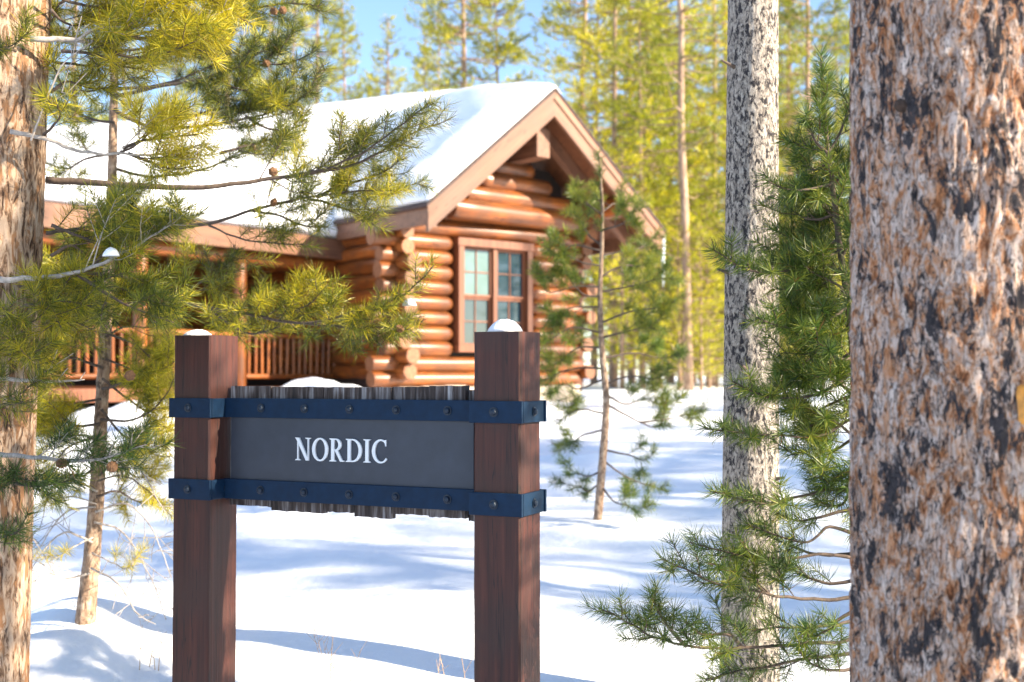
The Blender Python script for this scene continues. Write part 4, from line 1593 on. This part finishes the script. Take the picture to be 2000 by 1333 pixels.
for lst, d1, ls, fs in (
        ([(1680, 960), (1600, 960), (1500, 985), (1390, 962)], 3.75, .12, .45),
        ([(1682, 990), (1620, 1005), (1560, 1018), (1515, 1000)], 3.9, .11, .5),
        ([(1684, 1050), (1620, 1030), (1570, 1060), (1460, 1025)], 3.8, .10, .55),
        ([(1686, 1080), (1610, 1085), (1540, 1065), (1470, 1030)], 4.1, .10, .5),
        ([(1686, 1090), (1600, 1085), (1480, 1090), (1345, 1060)], 3.8, .11, .55),
        ([(1690, 1165), (1590, 1172), (1500, 1160), (1400, 1140), (1292, 1090)], 3.65, .17, .35),
        ([(1500, 1160), (1450, 1125), (1420, 1110), (1380, 1100)], 3.7, .13, .1),
        ([(1690, 1130), (1620, 1140), (1560, 1120), (1540, 1100)], 4.0, .12, .4),
        ([(1690, 1180), (1620, 1220), (1560, 1225), (1450, 1230)], 3.9, .12, .45),
        ([(1694, 1245), (1590, 1258), (1450, 1265), (1340, 1262), (1260, 1235), (1178, 1190)], 3.6, .15, .45),
        ([(1340, 1262), (1310, 1230), (1290, 1200), (1270, 1165)], 3.6, .08, .2),
        ([(1450, 1265), (1420, 1240), (1370, 1240), (1340, 1215)], 3.62, .1, .2),
        ([(1694, 1270), (1560, 1290), (1450, 1310), (1380, 1330)], 3.8, .12, .4),
        ([(1694, 1200), (1640, 1220), (1600, 1240), (1560, 1260)], 3.7, .12, .35),
        ([(1694, 1300), (1640, 1310), (1590, 1300), (1560, 1270)], 3.75, .12, .35)):
    B(T6, lst, 3.95, d1, r0=.0075, fs=fs, sp=.05, ls=ls, tint=.45, dens=850, **kw)

# --- pine cones on the left limbs
def cone_mesh():
    m_ = MB()
    n, rings = 12, 7
    v, f = [], []
    for j in range(rings * 2 + 1):
        t = j / (rings * 2)
        r_ = .016 * math.sin(math.pi * (.12 + .86 * t)) * (1.0 if j % 2 else .74) + .002
        for k in range(n):
            a = 2 * math.pi * (k + .5 * (j // 2 % 2)) / n
            rr = r_ * (1 + (.14 if k % 2 else -.08))
            v.append((rr * math.cos(a), rr * math.sin(a), .04 * t - .02))
    for j in range(rings * 2):
        for k in range(n):
            f.append((j * n + k, j * n + (k + 1) % n, (j + 1) * n + (k + 1) % n, (j + 1) * n + k))
    f += [tuple(range(n))[::-1], tuple(rings * 2 * n + k for k in range(n))]
    me = pymesh('pine_cone', v, f)
    me.materials.append(M['cone'])
    return me


CONE = cone_mesh()
for tree, lst in ((T4, [(520, 124, 5.45), (553, 278, 5.9), (535, 22, 5.5), (552, 20, 5.45), (535, 395, 5.2), (705, 604, 5.0), (780, 642, 4.95), (493, 288, 5.9)]),
                  (T3, [(253, 734, 4.0), (122, 905, 3.82), (218, 912, 3.8), (533, 336, 4.6)])):
    for x_, y_, d_ in lst:
        o = bpy.data.objects.new('pine_cone', CONE)
        COL.objects.link(o)
        o.parent = tree
        o.location = at(x_, y_, d_) - tree.location
        o.rotation_euler = (random.uniform(-2, 2), random.uniform(-2, 2), 0)
for (x_, y_, d_, s_, lab) in ((217, 494, 3.86, .024, 'small round snow lump caught on a dark left branch'),
                              (800, 592, 5.0, .026, 'sliver of snow on the branch tip before the log corner')):
    p = at(x_, y_, d_)
    o = snow_cap(p, p.z - s_ * .4, s_ * 1.3, s_, s_ * 1.1, (0, 0), lab)

# ------------------------------------------------------------------ dry grass stalks
def grass(px, py, d, n, h, label):
    p = at(px, py, d)
    p.z = ground_z(p.x, p.y)
    o = empty('dry_grass', p)
    tag(o, label, 'dry grass')
    for k in range(n):
        m_ = MB()
        a = Vector((random.uniform(-.06, .06), random.uniform(-.04, .04), -.03))
        hh = h * random.uniform(.6, 1.1)
        lean = Vector((random.uniform(-.3, .3), random.uniform(-.2, .2), 0)) * hh
        m_.tube([a, a + lean * .3 + Vector((0, 0, hh * .5)), a + lean + Vector((0, 0, hh))], [.0022, .0018, .0008], 4)
        for j in range(3):
            f0 = random.uniform(.45, .95)
            s0 = a + lean * f0 * f0 + Vector((0, 0, hh * f0))
            m_.tube([s0, s0 + Vector((random.uniform(-.05, .05), random.uniform(-.03, .03), random.uniform(.02, .06)))], [.0013, .0007], 3)
        m_.build('stalk', M['straw'], o)


grass(665, 1330, 4.9, 6, .34, 'dry reddish weed stalks poking from snow between the sign posts')
grass(885, 1330, 4.85, 3, .24, 'few dry stalks in snow beside the right post foot')
grass(292, 1325, 5.1, 4, .22, 'pale dry grass stalks in snow left of the sign')


# ------------------------------------------------------------------ woods behind: archetype pines, then copies
def far_pine(h, crown0, rmax, nbr, seed, r0=.14, tuft=.24, nw=.022, per=13, mat='needle_far', dead=10, blen=1.0):
    rs = random.Random(seed)
    m_ = MB()
    pts = [Vector((.04 * h * .1 * noise.noise(Vector((i * .6, seed, 0))), .04 * h * .1 * noise.noise(Vector((i * .6, seed, 5))), h * i / 12 - (.3 if i == 0 else 0))) for i in range(13)]
    m_.tube(pts, [r0 * (1 - .9 * i / 12) for i in range(13)], 9)
    nd = Needles()
    wood2 = m_
    for k in range(nbr + dead):
        deadb = k >= nbr
        f_ = rs.random() ** .85 if not deadb else -rs.random() * .9
        z = h * (crown0 + (1 - crown0) * f_) if not deadb else h * crown0 * (1 + f_)
        if z < .4:
            continue
        prof = (1 - max(0, f_)) ** .75 * (.35 + .65 * min(1, max(0, f_) * 3.5 + .35))
        L = rmax * prof * rs.uniform(.55, 1.25) * blen + .18
        if deadb:
            L = rs.uniform(.3, .9) * rmax * .6
        az = rs.random() * 2 * math.pi
        c = pts[min(11, int(z / h * 12))].lerp(pts[min(12, int(z / h * 12) + 1)], (z / h * 12) % 1)
        dr = Vector((math.cos(az), math.sin(az), 0))
        droop = rs.uniform(-.25, .15)
        b0 = Vector((c.x, c.y, z))
        b1 = b0 + dr * L * .55 + Vector((0, 0, droop * L * .5))
        b2 = b0 + dr * L + Vector((0, 0, (droop + .28) * L * .8))
        wood2.tube([b0, b1, b2], [.028 * (r0 / .14), .016, .006], 4, False)
        if deadb:
            continue
        tn0 = rs.uniform(.3, .8)
        for q_ in range(max(4, int(L * 12))):
            t = rs.uniform(.28, 1.05)
            p = (b0.lerp(b1, t / .55) if t < .55 else b1.lerp(b2, (t - .55) / .45))
            lat = Vector((-dr.y, dr.x, 0)) * rs.gauss(0, .24) * L * (1.25 - t)
            p = p + lat + Vector((0, 0, rs.gauss(.03, .07)))
            ax = (dr * rs.uniform(.3, 1) + lat * .9 + Vector((rs.gauss(0, .3), rs.gauss(0, .3), rs.uniform(.2, .9)))).normalized()
            nd.shoot(p, p + ax * tuft * rs.uniform(.6, 1.2), per, tuft * .62, 1.05, nw, min(.92, max(.05, tn0 + rs.uniform(-.25, .25))), .2)
    tr = empty('pine_tree')
    m_.build('trunk', M['bark_far'], tr, True)
    nd.build('crown', M[mat], tr, False)
    return tr, nd.count()


ARCH = []
for spec in ((18, .22, 2.2, 150, 1), (21, .32, 2.3, 150, 2), (16, .12, 2.3, 170, 3), (13, .06, 2.2, 160, 4)):
    a, n = far_pine(*spec, r0=.15 if spec[0] > 14 else .11)
    ARCH.append(a)
for spec in ((6.5, .05, 1.6, 130, 5), (4.0, .05, 1.2, 90, 6)):
    a, n = far_pine(*spec, r0=.07, tuft=.17, nw=.012, per=14, dead=2)
    ARCH.append(a)
ARCH.append(far_pine(15, .30, 1.0, 120, 8, r0=.11, dead=14)[0])
USED = [False] * len(ARCH)


def copy_tree(o):
    c = o.copy(); COL.objects.link(c)
    for ch in o.children:
        k = ch.copy(); COL.objects.link(k); k.parent = c
    return c


def plant(kind, x_, y_, sc, label, group, rz=None):
    o = ARCH[kind] if not USED[kind] else copy_tree(ARCH[kind])
    USED[kind] = True
    o.location = (x_, y_, ground_z(x_, y_) - .05)
    o.rotation_euler = (R(random.uniform(-1.5, 1.5)), R(random.uniform(-1.5, 1.5)), random.random() * 6.28 if rz is None else rz)
    o.scale = (sc, sc, sc)
    tag(o, label, 'tree', group)
    return o


def plant_px(kind, px, d, sc, label, group='pines in the woods behind the cabin'):
    return plant(kind, (px - CX) / FPX * d, d, sc, label, group)


plant_px(1, 1345, 33, 1.0, 'sunlit pine with a pale bare trunk rooted in open snow right of the cabin')
plant_px(0, 1197, 37, 1.0, 'orange-trunked pine seen under the right eave of the cabin')
plant_px(1, 911, 42, 1.1, 'tall pine whose pale trunk rises above the snowy ridge')
plant_px(0, 620, 46, 1.05, 'slim pale pine trunk above the snow-covered roof at left of the ridge')
plant_px(2, 428, 36, 1.0, 'pine standing behind the left end of the snowy porch roof')
plant_px(1, 1588, 40, 1.0, 'thin pine between the grey trunk and the dark young pine')
plant_px(4, 1400, 38, .8, 'small dark fir-shaped pine at the foot of the woods beside the grey trunk')
plant_px(2, 1278, 42, 1.0, 'bushy yellow-green pine just right of the gable peak')
plant_px(3, 985, 44, 1.25, 'pointed pine just above the roof ridge left of the gable peak')
FILL = 'sunlit yellow-green pine crowded in the woods behind the cabin'
rs = random.Random(5)
FRONT = []
for px, d, k in ((1130, 40, 1), (1160, 47, 0), (1235, 50, 1), (1310, 46, 2), (1390, 44, 0), (1420, 52, 1), (1450, 48, 2), (1255, 36, 3), (1330, 40, 3), (1385, 36, 4), (1215, 34, 4), (1290, 36, 5), (1540, 46, 2),
                 (1640, 50, 0), (1560, 55, 1), (1690, 44, 2), (1760, 50, 1), (830, 50, 2), (755, 48, 2), (690, 56, 0), (560, 60, 1), (1040, 52, 3), (860, 56, 0),
                 (250, 44, 2), (150, 40, 1), (40, 46, 0), (330, 52, 0), (-80, 40, 2), (505, 50, 0)):
    FRONT.append((px, plant_px(k, px, d, rs.uniform(.9, 1.1), FILL)))
ORD = ('first', 'second', 'third', 'fourth', 'fifth', 'sixth', 'seventh', 'eighth', 'ninth', 'tenth', 'eleventh', 'twelfth', 'thirteenth', 'fourteenth', 'fifteenth')
for lo, hi, phrase in ((-500, 420, '%s sunlit pine from the left frame edge, behind the porch roof'),
                       (420, 1090, '%s sunlit pine from the left among those above the snowy ridge'),
                       (1090, 1465, '%s yellow-green pine right of the gable peak, front of the woods'),
                       (1465, 3000, '%s pine right of the grey trunk, front of the woods')):
    for n_, (px, o) in enumerate(sorted([t for t in FRONT if lo <= t[0] < hi], key=lambda t: t[0])):
        o['label'] = phrase % ORD[n_]
FILL = 'distant sunlit pine deep in the woods behind the cabin'
for i in range(34):
    d = rs.uniform(60, 110)
    px = rs.uniform(1130, 1800) if i < 25 else rs.uniform(-100, 420)
    plant_px(rs.choice((0, 1, 2, 3, 3, 2)), px, d, rs.uniform(.8, 1.15), FILL)
for i in range(34):
    d = rs.uniform(33, 62)
    plant_px(rs.choice((4, 3, 4, 5)), rs.uniform(1200, 1720), d, rs.uniform(.6, 1.1), 'low young pine under the taller trees right of the cabin', 'young undergrowth pines')

# trees of the same wood standing out of view to the right; their shadows stripe the snow
SIDE = 'pine of the same wood standing outside the picture to the right'
for k, sdist, w_, s_ in ((3, 6.5, 1.3, .8), (6, 7.0, 6.7, .9), (6, 13, 7.1, 1.0), (6, 19, 6.5, 1.0), (6, 22, 7.6, 1.1), (6, 11, 10.2, 1.0), (6, 17, 11.4, 1.0),
                         (0, 19, 10.8, .8), (1, 15, 12.6, .9), (0, 24, 14.0, 1.0), (2, 22, 16.3, .9), (1, 30, 11.8, .9), (6, 29, 6.2, 1.1),
                         (1, 14, 24.0, 1.0), (6, 16, 17.2, 1.0), (6, 13, 20.2, .95), (0, 33, 25.0, 1.0), (1, 38, 13.2, .9), (1, 46, 15.2, 1.0),
                         (3, 9, -3.0, 1.0), (2, 16, -.6, 1.0), (1, 50, 11.0, 1.0), (6, 9, 13.2, 1.0), (6, 15, 8.6, .8), (6, 24, 9.4, 1.0), (6, 28, 8.2, 1.1), (6, 20, 12.0, .9), (6, 26, 15.2, 1.0), (6, 16, 15.0, .9), (4, 2.9, 3.2, .86)):
    plant(k, sdist * LH.x - w_ * LH.y, sdist * LH.y + w_ * LH.x, s_, SIDE, 'pines outside the picture')
for i, u in enumerate(USED):
    assert u
print('tris', sum(len(m.polygons) for m in bpy.data.meshes))
